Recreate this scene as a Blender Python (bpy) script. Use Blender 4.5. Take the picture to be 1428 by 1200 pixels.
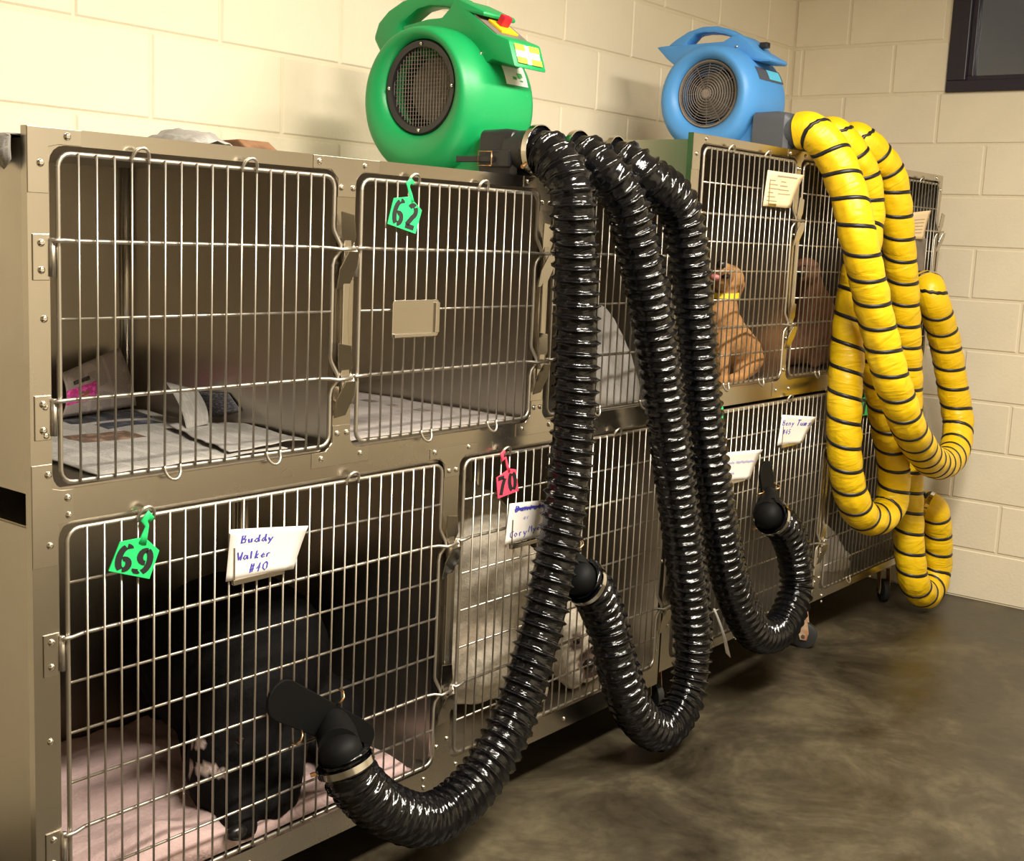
import bpy, bmesh, math, random
from mathutils import Vector, Matrix, noise as mnoise
random.seed(7)
PI = math.pi
for o in list(bpy.data.objects): bpy.data.objects.remove(o)
S = bpy.context.scene
COL = S.collection
# ------------------------------------------------------------------ camera
CAM = Vector((-1.0989, -1.8109, 1.4022)); YAW, PITCH, ROLL, FPX = .9111, -.1537, .0444, 1777.83
FW = Vector((math.sin(YAW)*math.cos(PITCH), math.cos(YAW)*math.cos(PITCH), math.sin(PITCH)))
_r = Vector((math.cos(YAW), -math.sin(YAW), 0)); _u = _r.cross(FW)
RT = _r*math.cos(ROLL) + _u*math.sin(ROLL); UP = _u*math.cos(ROLL) - _r*math.sin(ROLL)
cd = bpy.data.cameras.new('camera'); cam = bpy.data.objects.new('camera', cd); COL.objects.link(cam)
M3 = Matrix((RT, UP, -FW)).transposed(); cam.matrix_world = Matrix.Translation(CAM) @ M3.to_4x4()
cd.sensor_fit = 'HORIZONTAL'; cd.sensor_width = 36; cd.lens = 36*FPX/1428; cd.clip_start = .02
S.camera = cam
# world and exposure
w = bpy.data.worlds.new('world'); S.world = w; w.use_nodes = True
w.node_tree.nodes['Background'].inputs[0].default_value = (.9, .85, .75, 1); w.node_tree.nodes['Background'].inputs[1].default_value = .05
S.view_settings.view_transform = 'Standard'; S.view_settings.look = 'None'; S.view_settings.gamma = 1
S.view_settings.use_curve_mapping = False; S.view_settings.exposure = 1.15
# the room's ceiling tubes: above the aisle, out of the picture
WARM = (1.0, .925, .80)
LAMPS = [(.55, -1.45, 64, .30), (1.90, -1.45, 40, .30)]
CEIL = 2.845
for (lx, ly, pw, hw) in LAMPS:
    l = bpy.data.lights.new('ceiling_tube_offscreen', 'AREA'); l.shape = 'RECTANGLE'; l.size = 1.15; l.size_y = hw; l.energy = pw; l.color = WARM
    lo = bpy.data.objects.new('ceiling_tube_offscreen', l); COL.objects.link(lo); lo.location = (lx, ly, CEIL-.095)

def ray(px, py): return FW + RT*((px-714)/FPX) - UP*((py-600)/FPX)
def aty(px, py, y=0.0):
    d = ray(px, py); return CAM + d*((y-CAM.y)/d.y)
def atx(px, py, x):
    d = ray(px, py); return CAM + d*((x-CAM.x)/d.x)
def atz(px, py, z):
    d = ray(px, py); return CAM + d*((z-CAM.z)/d.z)
# ------------------------------------------------------------------ materials
MATS = {}
def nt_new(name):
    m = bpy.data.materials.new(name); m.use_nodes = True; MATS[name] = m
    nt = m.node_tree; return m, nt, nt.nodes['Principled BSDF']
def N(nt, t, **kw):
    n = nt.nodes.new(t)
    for k, v in kw.items():
        if k in ('inp',):
            for a, b in v.items(): n.inputs[a].default_value = b
        else: setattr(n, k, v)
    return n
def mat(name, col, rough=.5, metal=0.0, bump=0, bscale=40, spec=.5, vary=0, vscale=6, stretch=(1,1,1), coat=0, col2=None, sss=0, rvary=0, bdist=.01):
    m, nt, b = nt_new(name); L = nt.links.new
    b.inputs['Base Color'].default_value = (*col, 1); b.inputs['Roughness'].default_value = rough; b.inputs['Metallic'].default_value = metal
    b.inputs['Specular IOR Level'].default_value = spec; b.inputs['Coat Weight'].default_value = coat
    tc = N(nt, 'ShaderNodeTexCoord'); mp = N(nt, 'ShaderNodeMapping'); mp.inputs['Scale'].default_value = stretch
    L(tc.outputs['Object'], mp.inputs['Vector'])
    if vary or rvary:
        n = N(nt, 'ShaderNodeTexNoise', inp={'Scale': vscale, 'Detail': 6.0, 'Roughness': .6}); L(mp.outputs[0], n.inputs['Vector'])
        if vary:
            r = N(nt, 'ShaderNodeMix', data_type='RGBA'); c2 = col2 or tuple(max(0, c*(1-vary)) for c in col)
            r.inputs[6].default_value = (*col, 1); r.inputs[7].default_value = (*c2, 1)
            cr = N(nt, 'ShaderNodeMapRange', inp={1: .35, 2: .68}); L(n.outputs['Fac'], cr.inputs[0])
            L(cr.outputs[0], r.inputs[0]); L(r.outputs[2], b.inputs['Base Color'])
        if rvary:
            mr = N(nt, 'ShaderNodeMapRange', inp={1: .3, 2: .7, 3: max(.02, rough-rvary), 4: rough+rvary}); L(n.outputs['Fac'], mr.inputs[0]); L(mr.outputs[0], b.inputs['Roughness'])
    if bump:
        n2 = N(nt, 'ShaderNodeTexNoise', inp={'Scale': bscale, 'Detail': 4.0}); L(mp.outputs[0], n2.inputs['Vector'])
        bp = N(nt, 'ShaderNodeBump', inp={'Strength': bump, 'Distance': bdist}); L(n2.outputs['Fac'], bp.inputs['Height']); L(bp.outputs[0], b.inputs['Normal'])
    return m
mat('block_paint', (.76, .68, .52), .55, bump=.25, bscale=90, vary=.06, vscale=3, bdist=.004)
mat('mortar_paint', (.70, .62, .46), .6, bump=.3, bscale=60, bdist=.004)
mat('ceiling_white', (.75, .7, .6), .8)
mat('steel', (.56, .515, .445), .24, 1, vary=.10, vscale=3, rvary=.06)
mat('steel_liner', (.56, .515, .445), .34, 1, vary=.10, vscale=1.5, rvary=.08)
mat('steel_plate', (.58, .535, .465), .26, 1, vary=.08, vscale=6)
mat('latch_steel', (.58, .54, .475), .14, 1)
mat('wire', (.54, .50, .435), .42, 1)
mat('screw_head', (.75, .70, .62), .15, 1)
mat('chrome', (.8, .78, .74), .1, 1)
mat('brass', (.75, .45, .22), .3, 1)
mat('black_rubber', (.004, .004, .004), .6, bump=.15, bscale=30, bdist=.004)
mat('black_plastic', (.016, .016, .018), .38, bump=.05, bscale=60)
mat('grey_plastic', (.075, .08, .095), .45, bump=.08, bscale=60)
mat('green_plastic', (.006, .34, .095), .42, bump=.12, bscale=180, vary=.12, vscale=4, bdist=.002)
mat('blue_plastic', (.075, .29, .66), .45, bump=.12, bscale=180, vary=.12, vscale=5, bdist=.002)
mat('fan_grey', (.20, .175, .14), .6, vary=.5, vscale=30)
mat('dusty_grille', (.22, .18, .15), .7, vary=.35, vscale=20)
mat('red_plastic', (.55, .01, .03), .3)
mat('yellow_plastic', (.85, .55, .02), .4)
mat('label_white', (.85, .85, .80), .5)
mat('label_yellow', (.85, .58, .05), .5)
mat('label_green', (.05, .40, .10), .5)
mat('tag_green', (.02, .62, .17), .45, bump=.05, bscale=60)
mat('tag_pink', (.85, .07, .13), .45, bump=.05, bscale=60)
mat('ink_black', (.012, .012, .012), .6)
mat('ink_blue', (.05, .05, .42), .7)
mat('ink_faint', (.42, .40, .62), .7)
mat('ink_brown', (.32, .24, .16), .7)
mat('card_white', (.80, .75, .70), .7)
mat('card_beige', (.80, .62, .38), .7)
mat('window_frame', (.018, .013, .025), .35)
mat('window_glass', (.62, .62, .64), .03); MATS['window_glass'].node_tree.nodes['Principled BSDF'].inputs['Transmission Weight'].default_value = 1.0
mat('fork_cream', (.55, .42, .28), .6, vary=.6, vscale=25, col2=(.30, .10, .04))
mat('wheel_dark', (.02, .02, .02), .5)
mat('blanket_pink', (.52, .37, .35), .95, bump=.5, bscale=70, vary=.14, vscale=7, bdist=.006)
mat('blanket_white', (.44, .41, .38), .95, bump=.5, bscale=60, vary=.2, vscale=8, bdist=.006)
mat('cardboard', (.26, .13, .06), .7, vary=.5, vscale=30)
mat('collar_yellow', (.80, .55, .02), .5)
# concrete
m, nt, b = nt_new('concrete'); L = nt.links.new
tc = N(nt, 'ShaderNodeTexCoord')
n1 = N(nt, 'ShaderNodeTexNoise', inp={'Scale': 2.6, 'Detail': 10.0, 'Roughness': .68, 'Distortion': .5}); L(tc.outputs['Object'], n1.inputs['Vector'])
n2 = N(nt, 'ShaderNodeTexNoise', inp={'Scale': 22.0, 'Detail': 6.0, 'Roughness': .7}); L(tc.outputs['Object'], n2.inputs['Vector'])
cr = N(nt, 'ShaderNodeValToRGB'); e = cr.color_ramp.elements
e[0].position = .36; e[0].color = (.022, .017, .010, 1); e[1].position = .68; e[1].color = (.105, .085, .048, 1)
x = cr.color_ramp.elements.new(.52); x.color = (.050, .040, .024, 1)
L(n1.outputs['Fac'], cr.inputs[0])
mx = N(nt, 'ShaderNodeMix', data_type='RGBA', blend_type='MULTIPLY'); mx.inputs[0].default_value = .6
r2 = N(nt, 'ShaderNodeMapRange', inp={1: .3, 2: .7, 3: .6, 4: 1.25}); L(n2.outputs['Fac'], r2.inputs[0])
L(cr.outputs[0], mx.inputs[6]); L(r2.outputs[0], mx.inputs[7]); L(mx.outputs[2], b.inputs['Base Color'])
mr = N(nt, 'ShaderNodeMapRange', inp={1: .3, 2: .7, 3: .28, 4: .55}); L(n1.outputs['Fac'], mr.inputs[0]); L(mr.outputs[0], b.inputs['Roughness'])
bp = N(nt, 'ShaderNodeBump', inp={'Strength': .12, 'Distance': .01}); L(n2.outputs['Fac'], bp.inputs['Height']); L(bp.outputs[0], b.inputs['Normal'])
# vinyl hoses: wrinkles between the ribs (UV.x along the hose in metres, UV.y around)
def vinyl(name, col, rough, stretch, scale, strength, dist, vary=0):
    m, nt, b = nt_new(name); L = nt.links.new
    b.inputs['Base Color'].default_value = (*col, 1); b.inputs['Roughness'].default_value = rough
    uv = N(nt, 'ShaderNodeTexCoord'); mp = N(nt, 'ShaderNodeMapping'); mp.inputs['Scale'].default_value = stretch; L(uv.outputs['UV'], mp.inputs['Vector'])
    v = N(nt, 'ShaderNodeTexNoise', inp={'Scale': scale, 'Detail': 3.0, 'Distortion': 1.2}); L(mp.outputs[0], v.inputs['Vector'])
    bp = N(nt, 'ShaderNodeBump', inp={'Strength': strength, 'Distance': dist}); L(v.outputs['Fac'], bp.inputs['Height']); L(bp.outputs[0], b.inputs['Normal'])
    if vary:
        n = N(nt, 'ShaderNodeTexNoise', inp={'Scale': 6.0, 'Detail': 4.0}); L(uv.outputs['Object'], n.inputs['Vector'])
        mrr = N(nt, 'ShaderNodeMapRange', inp={1: .35, 2: .7}); L(n.outputs['Fac'], mrr.inputs[0])
        mx = N(nt, 'ShaderNodeMix', data_type='RGBA'); mx.inputs[6].default_value = (*col, 1); mx.inputs[7].default_value = (*[c*(1-vary) for c in col], 1)
        L(mrr.outputs[0], mx.inputs[0]); L(mx.outputs[2], b.inputs['Base Color'])
vinyl('black_vinyl', (.003, .003, .004), .14, (30, 6, 1), 2.2, .55, .006)
vinyl('yellow_vinyl', (.84, .545, .004), .42, (14, 5, 1), 1.6, .7, .010, vary=.10)
mat('black_band', (.010, .010, .013), .4)
# fur with vertex colours for the coat patches
def fur(name, rough=.8, bump=.6, scale=60):
    m, nt, b = nt_new(name); L = nt.links.new
    at = N(nt, 'ShaderNodeAttribute', attribute_name='coat'); tc = N(nt, 'ShaderNodeTexCoord')
    n = N(nt, 'ShaderNodeTexNoise', inp={'Scale': scale, 'Detail': 5.0, 'Roughness': .7}); L(tc.outputs['Object'], n.inputs['Vector'])
    mr = N(nt, 'ShaderNodeMapRange', inp={1: .3, 2: .7, 3: .72, 4: 1.15}); L(n.outputs['Fac'], mr.inputs[0])
    mx = N(nt, 'ShaderNodeMix', data_type='RGBA', blend_type='MULTIPLY'); mx.inputs[0].default_value = 1
    L(at.outputs['Color'], mx.inputs[6]); L(mr.outputs[0], mx.inputs[7]); L(mx.outputs[2], b.inputs['Base Color'])
    b.inputs['Roughness'].default_value = rough
    bp = N(nt, 'ShaderNodeBump', inp={'Strength': bump, 'Distance': .006}); L(n.outputs['Fac'], bp.inputs['Height']); L(bp.outputs[0], b.inputs['Normal'])
fur('fur_coat'); fur('fur_glossy', .75, .5, 80); MATS['fur_glossy'].node_tree.nodes['Principled BSDF'].inputs['Specular IOR Level'].default_value = .12
MATS['black_rubber'].node_tree.nodes['Principled BSDF'].inputs['Specular IOR Level'].default_value = .15
# newsprint: columns of text lines plus coloured picture rectangles, all in UV
def newsprint(name, cols=5, lines=60, pics=(), paper=(.36, .34, .31), ink=.6):
    m, nt, b = nt_new(name); L = nt.links.new; b.inputs['Roughness'].default_value = .85
    tc = N(nt, 'ShaderNodeTexCoord'); sp = N(nt, 'ShaderNodeSeparateXYZ'); L(tc.outputs['UV'], sp.inputs[0])
    def ma(op, a, c=None):
        n = N(nt, 'ShaderNodeMath', operation=op)
        for i, q in enumerate((a, c)):
            if q is None: continue
            if isinstance(q, (int, float)): n.inputs[i].default_value = q
            else: L(q, n.inputs[i])
        return n.outputs[0]
    u, v = sp.outputs[0], sp.outputs[1]
    fu = ma('FRACT', ma('MULTIPLY', u, cols)); fv = ma('FRACT', ma('MULTIPLY', v, lines))
    colm = ma('MULTIPLY', ma('GREATER_THAN', fu, .07), ma('LESS_THAN', fu, .93)); lin = ma('GREATER_THAN', fv, .42)
    ns = N(nt, 'ShaderNodeTexNoise', inp={'Scale': 90.0, 'Detail': 2.0}); L(tc.outputs['UV'], ns.inputs['Vector'])
    txt = ma('MULTIPLY', ma('MULTIPLY', colm, lin), ma('GREATER_THAN', ns.outputs['Fac'], .42))
    big = N(nt, 'ShaderNodeTexNoise', inp={'Scale': 3.5, 'Detail': 1.0}); L(tc.outputs['UV'], big.inputs['Vector'])
    txt = ma('MULTIPLY', txt, ma('LESS_THAN', big.outputs['Fac'], .57))
    cur = N(nt, 'ShaderNodeMix', data_type='RGBA'); cur.inputs[6].default_value = (*paper, 1); cur.inputs[7].default_value = (.16, .15, .14, 1)
    L(ma('MULTIPLY', txt, ink), cur.inputs[0]); out = cur.outputs[2]
    for (u0, v0, u1, v1, c) in pics:
        mk = ma('MULTIPLY', ma('MULTIPLY', ma('GREATER_THAN', u, u0), ma('LESS_THAN', u, u1)), ma('MULTIPLY', ma('GREATER_THAN', v, v0), ma('LESS_THAN', v, v1)))
        n3 = N(nt, 'ShaderNodeTexNoise', inp={'Scale': 14.0, 'Detail': 3.0}); L(tc.outputs['UV'], n3.inputs['Vector'])
        cm = N(nt, 'ShaderNodeMix', data_type='RGBA'); cm.inputs[6].default_value = (*c, 1); cm.inputs[7].default_value = (*[min(1, q*2.2+.03) for q in c], 1)
        mr = N(nt, 'ShaderNodeMapRange', inp={1: .48, 2: .62}); L(n3.outputs['Fac'], mr.inputs[0]); L(mr.outputs[0], cm.inputs[0])
        x = N(nt, 'ShaderNodeMix', data_type='RGBA'); L(mk, x.inputs[0]); L(out, x.inputs[6]); L(cm.outputs[2], x.inputs[7]); out = x.outputs[2]
    L(out, b.inputs['Base Color'])
newsprint('news_main', 5, 70, [(.50, .82, .94, .98, (.025, .025, .03)), (.58, .67, .88, .77, (.025, .028, .04)), (.30, .46, .62, .61, (.11, .065, .04))])
newsprint('news_pink', 3, 46, [(.0, .28, .48, .62, (.62, .05, .28)), (.12, .68, .38, .76, (.05, .04, .04)), (.20, .36, .33, .50, (.35, .12, .10))], paper=(.50, .43, .41))
newsprint('news_dark', 3, 40, [(.0, .0, 1, 1, (.06, .06, .07))])
newsprint('news_plain', 4, 60, [])
newsprint('news_flyer', 5, 60, [(.80, .30, .86, .38, (.10, .08, .07)), (.80, .45, .86, .53, (.12, .09, .07)), (.80, .60, .86, .68, (.1, .08, .07)), (.80, .75, .86, .83, (.12, .09, .07))], paper=(.33, .29, .27), ink=.45)

# ------------------------------------------------------------------ mesh helpers
class MB:
    def __init__(s): s.v = []; s.f = []; s.uv = None
    def add(s, v, f):
        k = len(s.v); s.v += [tuple(p) for p in v]; s.f += [tuple(i+k for i in q) for q in f]; return s
    def box(s, x0, x1, y0, y1, z0, z1):
        return s.add([(x0,y0,z0),(x1,y0,z0),(x1,y1,z0),(x0,y1,z0),(x0,y0,z1),(x1,y0,z1),(x1,y1,z1),(x0,y1,z1)],
                     [(0,3,2,1),(4,5,6,7),(0,1,5,4),(1,2,6,5),(2,3,7,6),(3,0,4,7)])
    def tube(s, pts, r, n=8, cap=True, radii=None, flat=1.0):
        pts = [Vector(p) for p in pts]; T = []
        for i in range(len(pts)):
            t = (pts[min(i+1, len(pts)-1)] - pts[max(i-1, 0)]); T.append(t.normalized())
        a = Vector((0, 0, 1)) if abs(T[0].z) < .9 else Vector((1, 0, 0)); nn = (a - T[0]*a.dot(T[0])).normalized()
        v = []; f = []
        for i, p in enumerate(pts):
            nn = (nn - T[i]*nn.dot(T[i])).normalized(); bb = T[i].cross(nn); rr = radii[i] if radii else r
            for k in range(n):
                a = 2*PI*k/n; v.append(p + nn*math.cos(a)*rr + bb*math.sin(a)*rr*flat)
        for i in range(len(pts)-1):
            for k in range(n): f.append((i*n+k, i*n+(k+1) % n, (i+1)*n+(k+1) % n, (i+1)*n+k))
        if cap: f.append(tuple(range(n-1, -1, -1))); f.append(tuple((len(pts)-1)*n+k for k in range(n)))
        return s.add(v, f)
    def cyl(s, p0, p1, r, n=16, r1=None):
        return s.tube([p0, p1], r, n, radii=[r, r1 if r1 is not None else r])
    def lathe(s, prof, c, ax='x', n=32, closed=False):
        # prof: list of (axial, radius); ax is the axis
        v = []; f = []
        for (a, r) in prof:
            for k in range(n):
                t = 2*PI*k/n; p, q = r*math.cos(t), r*math.sin(t)
                v.append({'x': (c[0]+a, c[1]+p, c[2]+q), 'y': (c[0]+p, c[1]+a, c[2]+q), 'z': (c[0]+p, c[1]+q, c[2]+a)}[ax])
        m = len(prof)
        for i in range(m-1 if not closed else m):
            j = (i+1) % m
            for k in range(n): f.append((i*n+k, i*n+(k+1) % n, j*n+(k+1) % n, j*n+k))
        if not closed:
            f.append(tuple(range(n-1, -1, -1))); f.append(tuple((m-1)*n+k for k in range(n)))
        return s.add(v, f)
    def prism(s, poly, a0, a1, ax='x'):
        # poly in the two other axes (y,z) / (x,z) / (x,y), extruded along ax
        n = len(poly)
        def P(q, a): return {'x': (a, q[0], q[1]), 'y': (q[0], a, q[1]), 'z': (q[0], q[1], a)}[ax]
        v = [P(q, a0) for q in poly] + [P(q, a1) for q in poly]
        f = [tuple(range(n-1, -1, -1)), tuple(range(n, 2*n))] + [(i, (i+1) % n, (i+1) % n+n, i+n) for i in range(n)]
        return s.add(v, f)
    def mesh(s, name, material, smooth=False, bevel=0, fix=True):
        me = bpy.data.meshes.new(name); me.from_pydata(s.v, [], s.f)
        if s.uv:
            ul = me.uv_layers.new(name='UVMap')
            for lp in me.loops: ul.data[lp.index].uv = s.uv[lp.vertex_index]
        if fix or bevel:
            bm = bmesh.new(); bm.from_mesh(me)
            if fix: bmesh.ops.recalc_face_normals(bm, faces=bm.faces)
            if bevel:
                ed = [e for e in bm.edges if len(e.link_faces) == 2 and e.calc_face_angle(0) > .6]
                bmesh.ops.bevel(bm, geom=ed, offset=bevel, segments=2, affect='EDGES', profile=.5)
            bm.to_mesh(me); bm.free()
        if smooth:
            for p in me.polygons: p.use_smooth = True
        me.materials.append(MATS[material]); return me
    def build(s, name, material, parent=None, smooth=False, bevel=0, loc=None, auto=None, fix=True):
        me = s.mesh(name, material, smooth or auto is not None, bevel, fix)
        if auto is not None: me.set_sharp_from_angle(angle=auto)
        return link(name, me, parent, loc)
def link(name, me, parent=None, loc=None):
    o = bpy.data.objects.new(name, me); COL.objects.link(o)
    if parent: o.parent = parent
    if loc is not None: o.location = loc
    return o
def tag(o, label=None, cat=None, group=None, kind=None):
    if label: o['label'] = label
    if cat: o['category'] = cat
    if group: o['group'] = group
    if kind: o['kind'] = kind
    return o
def empty(name, loc, label, cat, group=None):
    o = link(name, None, None, loc); o.empty_display_size = .1; return tag(o, label, cat, group)
def child(o, root):
    """parent o (built in world coordinates) under root, keeping its place (roots are only translated)"""
    o.parent = root
    t = Vector(root.location); r = root
    while r.parent: r = r.parent; t += Vector(r.location)
    o.location = Vector(o.location) - t
    return o
def part(mb, name, material, root, **kw):
    return child(mb.build(name, material, **kw), root)
def inst(name, me, root, loc):
    return child(link(name, me, None, Vector(loc)), root)
def spline(P, step=.01):
    P = [Vector(p) for p in P]; P = [P[0]*2-P[1]] + P + [P[-1]*2-P[-2]]; out = []
    for i in range(1, len(P)-2):
        p0, p1, p2, p3 = P[i-1:i+3]; m = max(4, int((p2-p1).length/step*2))
        for k in range(m):
            t = k/m
            out.append(.5*((2*p1)+(p2-p0)*t+(2*p0-5*p1+4*p2-p3)*t*t+(3*p1-p0-3*p2+p3)*t**3))
    out.append(P[-2])
    res = [out[0]]; acc = 0            # resample evenly
    for a, c in zip(out, out[1:]):
        d = (c-a).length
        while acc + d >= step:
            t = (step-acc)/d; a = a.lerp(c, t); res.append(a.copy()); d = (c-a).length; acc = 0
        acc += d
    for _ in range(6):
        res = [res[0]] + [(res[i-1]+res[i]*2+res[i+1])/4 for i in range(1, len(res)-1)] + [res[-1]]
    return res
def rrect(x0, x1, z0, z1, r, k=4):
    pts = []
    for cx, cz, a0 in ((x1-r, z1-r, 0), (x0+r, z1-r, PI/2), (x0+r, z0+r, PI), (x1-r, z0+r, 1.5*PI)):
        pts.append([(cx+r*math.cos(a0+PI/2*i/k), cz+r*math.sin(a0+PI/2*i/k)) for i in range(k+1)])
    return pts
# ------------------------------------------------------------------ room
YB, XW = .7713, 4.0906
XL, YF = -3.6, -3.3
tag(MB().box(XL-.1, XW+.2, YF-.1, YB+.2, -.1, 0).build('floor', 'concrete'), 'dark stained concrete floor with brown blotches', 'floor', kind='structure')
tag(MB().box(XL-.1, XW+.2, YF-.1, YB+.2, CEIL, CEIL+.1).build('ceiling', 'ceiling_white'), 'plain painted ceiling above the cages', 'ceiling', kind='structure')
J = .004
wb = tag(MB().box(XL-.1, XW+.2, YB+J, YB+.15, 0, CEIL).build('wall_back', 'mortar_paint'), 'cream painted block wall behind the cages', 'wall', kind='structure')
WY1, WZ0, WZ1, WY0 = .092, 2.032, 2.6416, -1.30      # window on the right wall
mw = MB()
mw.box(XW+J, XW+.15, YF-.1, WY0, 0, CEIL); mw.box(XW+J, XW+.15, WY1, YB+.15, 0, CEIL); mw.box(XW+J, XW+.15, WY0, WY1, 0, WZ0); mw.box(XW+J, XW+.15, WY0, WY1, WZ1, CEIL)
wr = tag(mw.build('wall_right', 'mortar_paint'), 'cream painted block wall with a dark window', 'wall', kind='structure')
tag(MB().box(XL-.15, XL, YF-.1, YB+.15, 0, CEIL).build('wall_left', 'block_paint'), 'plain cream wall at the near end of the room', 'wall', kind='structure')
tag(MB().box(XL-.1, XW+.2, YF-.15, YF, 0, CEIL).build('wall_front', 'block_paint'), 'plain cream wall facing the cages', 'wall', kind='structure')
BW, BH, G = .4064, .2032, .0045
_bm = {}
def block_mesh(w, axis):
    k = (round(w, 3), axis)
    if k not in _bm:
        mb = MB(); h = BH-2*G; b = .004
        ww = w-2*G
        # a shallow block face with chamfered edges; front towards the room
        fr = [(-ww/2+b, -h/2+b), (ww/2-b, -h/2+b), (ww/2-b, h/2-b), (-ww/2+b, h/2-b)]; bk = [(-ww/2, -h/2), (ww/2, -h/2), (ww/2, h/2), (-ww/2, h/2)]
        V = [(p[0], 0, p[1]) for p in fr] + [(p[0], .0035, p[1]) for p in bk] + [(p[0], .02, p[1]) for p in bk]
        if axis == 'r': V = [(y, -x, z) for x, y, z in V]
        F = [(0, 1, 2, 3)] + [(i, 4+i, 4+(i+1) % 4, (i+1) % 4) for i in range(4)] + [(4+i, 8+i, 8+(i+1) % 4, 4+(i+1) % 4) for i in range(4)]
        mb.add(V, F); _bm[k] = mb.mesh('block', 'block_paint')
    return _bm[k]
def spans(a0, a1, phase):
    k = math.floor((a0-phase)/BW); out = []
    while phase+k*BW < a1-.01:
        s, e2 = max(a0, phase+k*BW), min(a1, phase+(k+1)*BW)
        if e2-s > .03: out.append((s, e2))
        k += 1
    return out
xb0 = aty(308, 30, YB).x
for c in range(14):
    z = (c+.5)*BH
    lo = -.45 if c >= 6 else -1.3
    hi = XW if c >= 6 else .35
    for s, e2 in spans(lo, hi, xb0 + (0 if c % 2 == 1 else BW/2)):
        inst('block', block_mesh(e2-s, 'b'), wb, ((s+e2)/2, YB, z))
yr0 = atx(1175, 160, XW).y
for c in range(14):
    z = (c+.5)*BH
    for s, e2 in spans(-2.1, YB, yr0 + (0 if c % 2 == 1 else BW/2)):
        if WZ0-.01 < z < WZ1:
            if s >= WY0 and e2 <= WY1: continue
            if s < WY1 < e2: s = WY1
            if s < WY0 < e2: e2 = WY0
            if e2-s < .04: continue
        inst('block', block_mesh(e2-s, 'r'), wr, (XW, (s+e2)/2, z))
# window
win = tag(link('window_1', None, None, (XW, WY1, WZ0)), 'dark framed window high in the right wall', 'window', kind='structure'); 
mb = MB(); f = .075
mb.box(XW-.012, XW+.06, WY0, WY1, WZ0, WZ0+.045); mb.box(XW-.012, XW+.06, WY0, WY1, WZ1-.05, WZ1)
mb.box(XW-.012, XW+.06, WY1-f, WY1, WZ0+.045, WZ1-.05); mb.box(XW-.012, XW+.06, WY0, WY0+f, WZ0+.045, WZ1-.05)
part(mb, 'window_frame', 'window_frame', win, bevel=.003)
mb = MB(); f2 = .022; a, b2, c, d = WY0+f, WY1-f, WZ0+.045, WZ1-.05
mb.box(XW+.01, XW+.06, a, b2, c, c+.018); mb.box(XW+.01, XW+.06, a, b2, d-f2, d); mb.box(XW+.01, XW+.06, b2-f2, b2, c+.018, d-f2); mb.box(XW+.01, XW+.06, a, a+f2, c+.018, d-f2)
part(mb, 'sash', 'window_frame', win, bevel=.002)
part(MB().box(XW+.035, XW+.041, a, b2, c, d), 'pane', 'window_glass', win)
# ------------------------------------------------------------------ cage banks
def ring_frame(cell, op, r, y0, y1):
    (cx0, cx1, cz0, cz1), (ox0, ox1, oz0, oz1) = cell, op
    arcs = rrect(ox0, ox1, oz0, oz1, r); cor = [(cx1, cz1), (cx0, cz1), (cx0, cz0), (cx1, cz0)]
    inn = []; out = []
    for k in range(4):
        for p in arcs[k]: inn.append(p); out.append(k)
    n = len(inn); v = [(p[0], y0, p[1]) for p in inn] + [(p[0], y1, p[1]) for p in inn] + [(p[0], y0, p[1]) for p in cor] + [(p[0], y1, p[1]) for p in cor]
    f = []
    for i in range(n):
        j = (i+1) % n; a, c = out[i], out[j]
        f.append((i, n+i, n+j, j))
        for side, off in ((0, 2*n), (n, 2*n+4)):
            q = (side+i, side+j, off+c, off+a) if a != c else (side+i, side+j, off+a)
            f.append(q)
    for k in range(4): f.append((2*n+k, 2*n+(k+1) % 4, 2*n+4+(k+1) % 4, 2*n+4+k))
    return MB().add(v, f)
scr = MB().lathe([(0, .0062), (-.0018, .0058), (-.0036, .0042), (-.0044, .002), (-.0040, .0008)], (0, 0, 0), 'y', 12).mesh('screw', 'screw_head', True)
def screw(root, x, z, y=0): return inst('screw', scr, root, (x, y, z))
_bars = {}
def bar_mesh(L, r, ax):
    k = (round(L, 4), r, ax)
    if k not in _bars:
        p1 = (0, 0, L) if ax == 'z' else (L, 0, 0)
        _bars[k] = MB().cyl((0, 0, 0), p1, r, 8).mesh('bar', 'wire', True)
    return _bars[k]
def arc_loop(sp, up=True):
    r = sp/2; s = 1 if up else -1
    pts = [(-r, 0, -.006*s)] + [(-r*math.cos(a), -.007*math.sin(a), s*r*1.15*math.sin(a)) for a in [PI*i/8 for i in range(9)]] + [(r, 0, -.006*s)]
    return MB().tube(pts, .0029, 8).mesh('loop', 'wire', True)
LOOPS = {}
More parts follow.
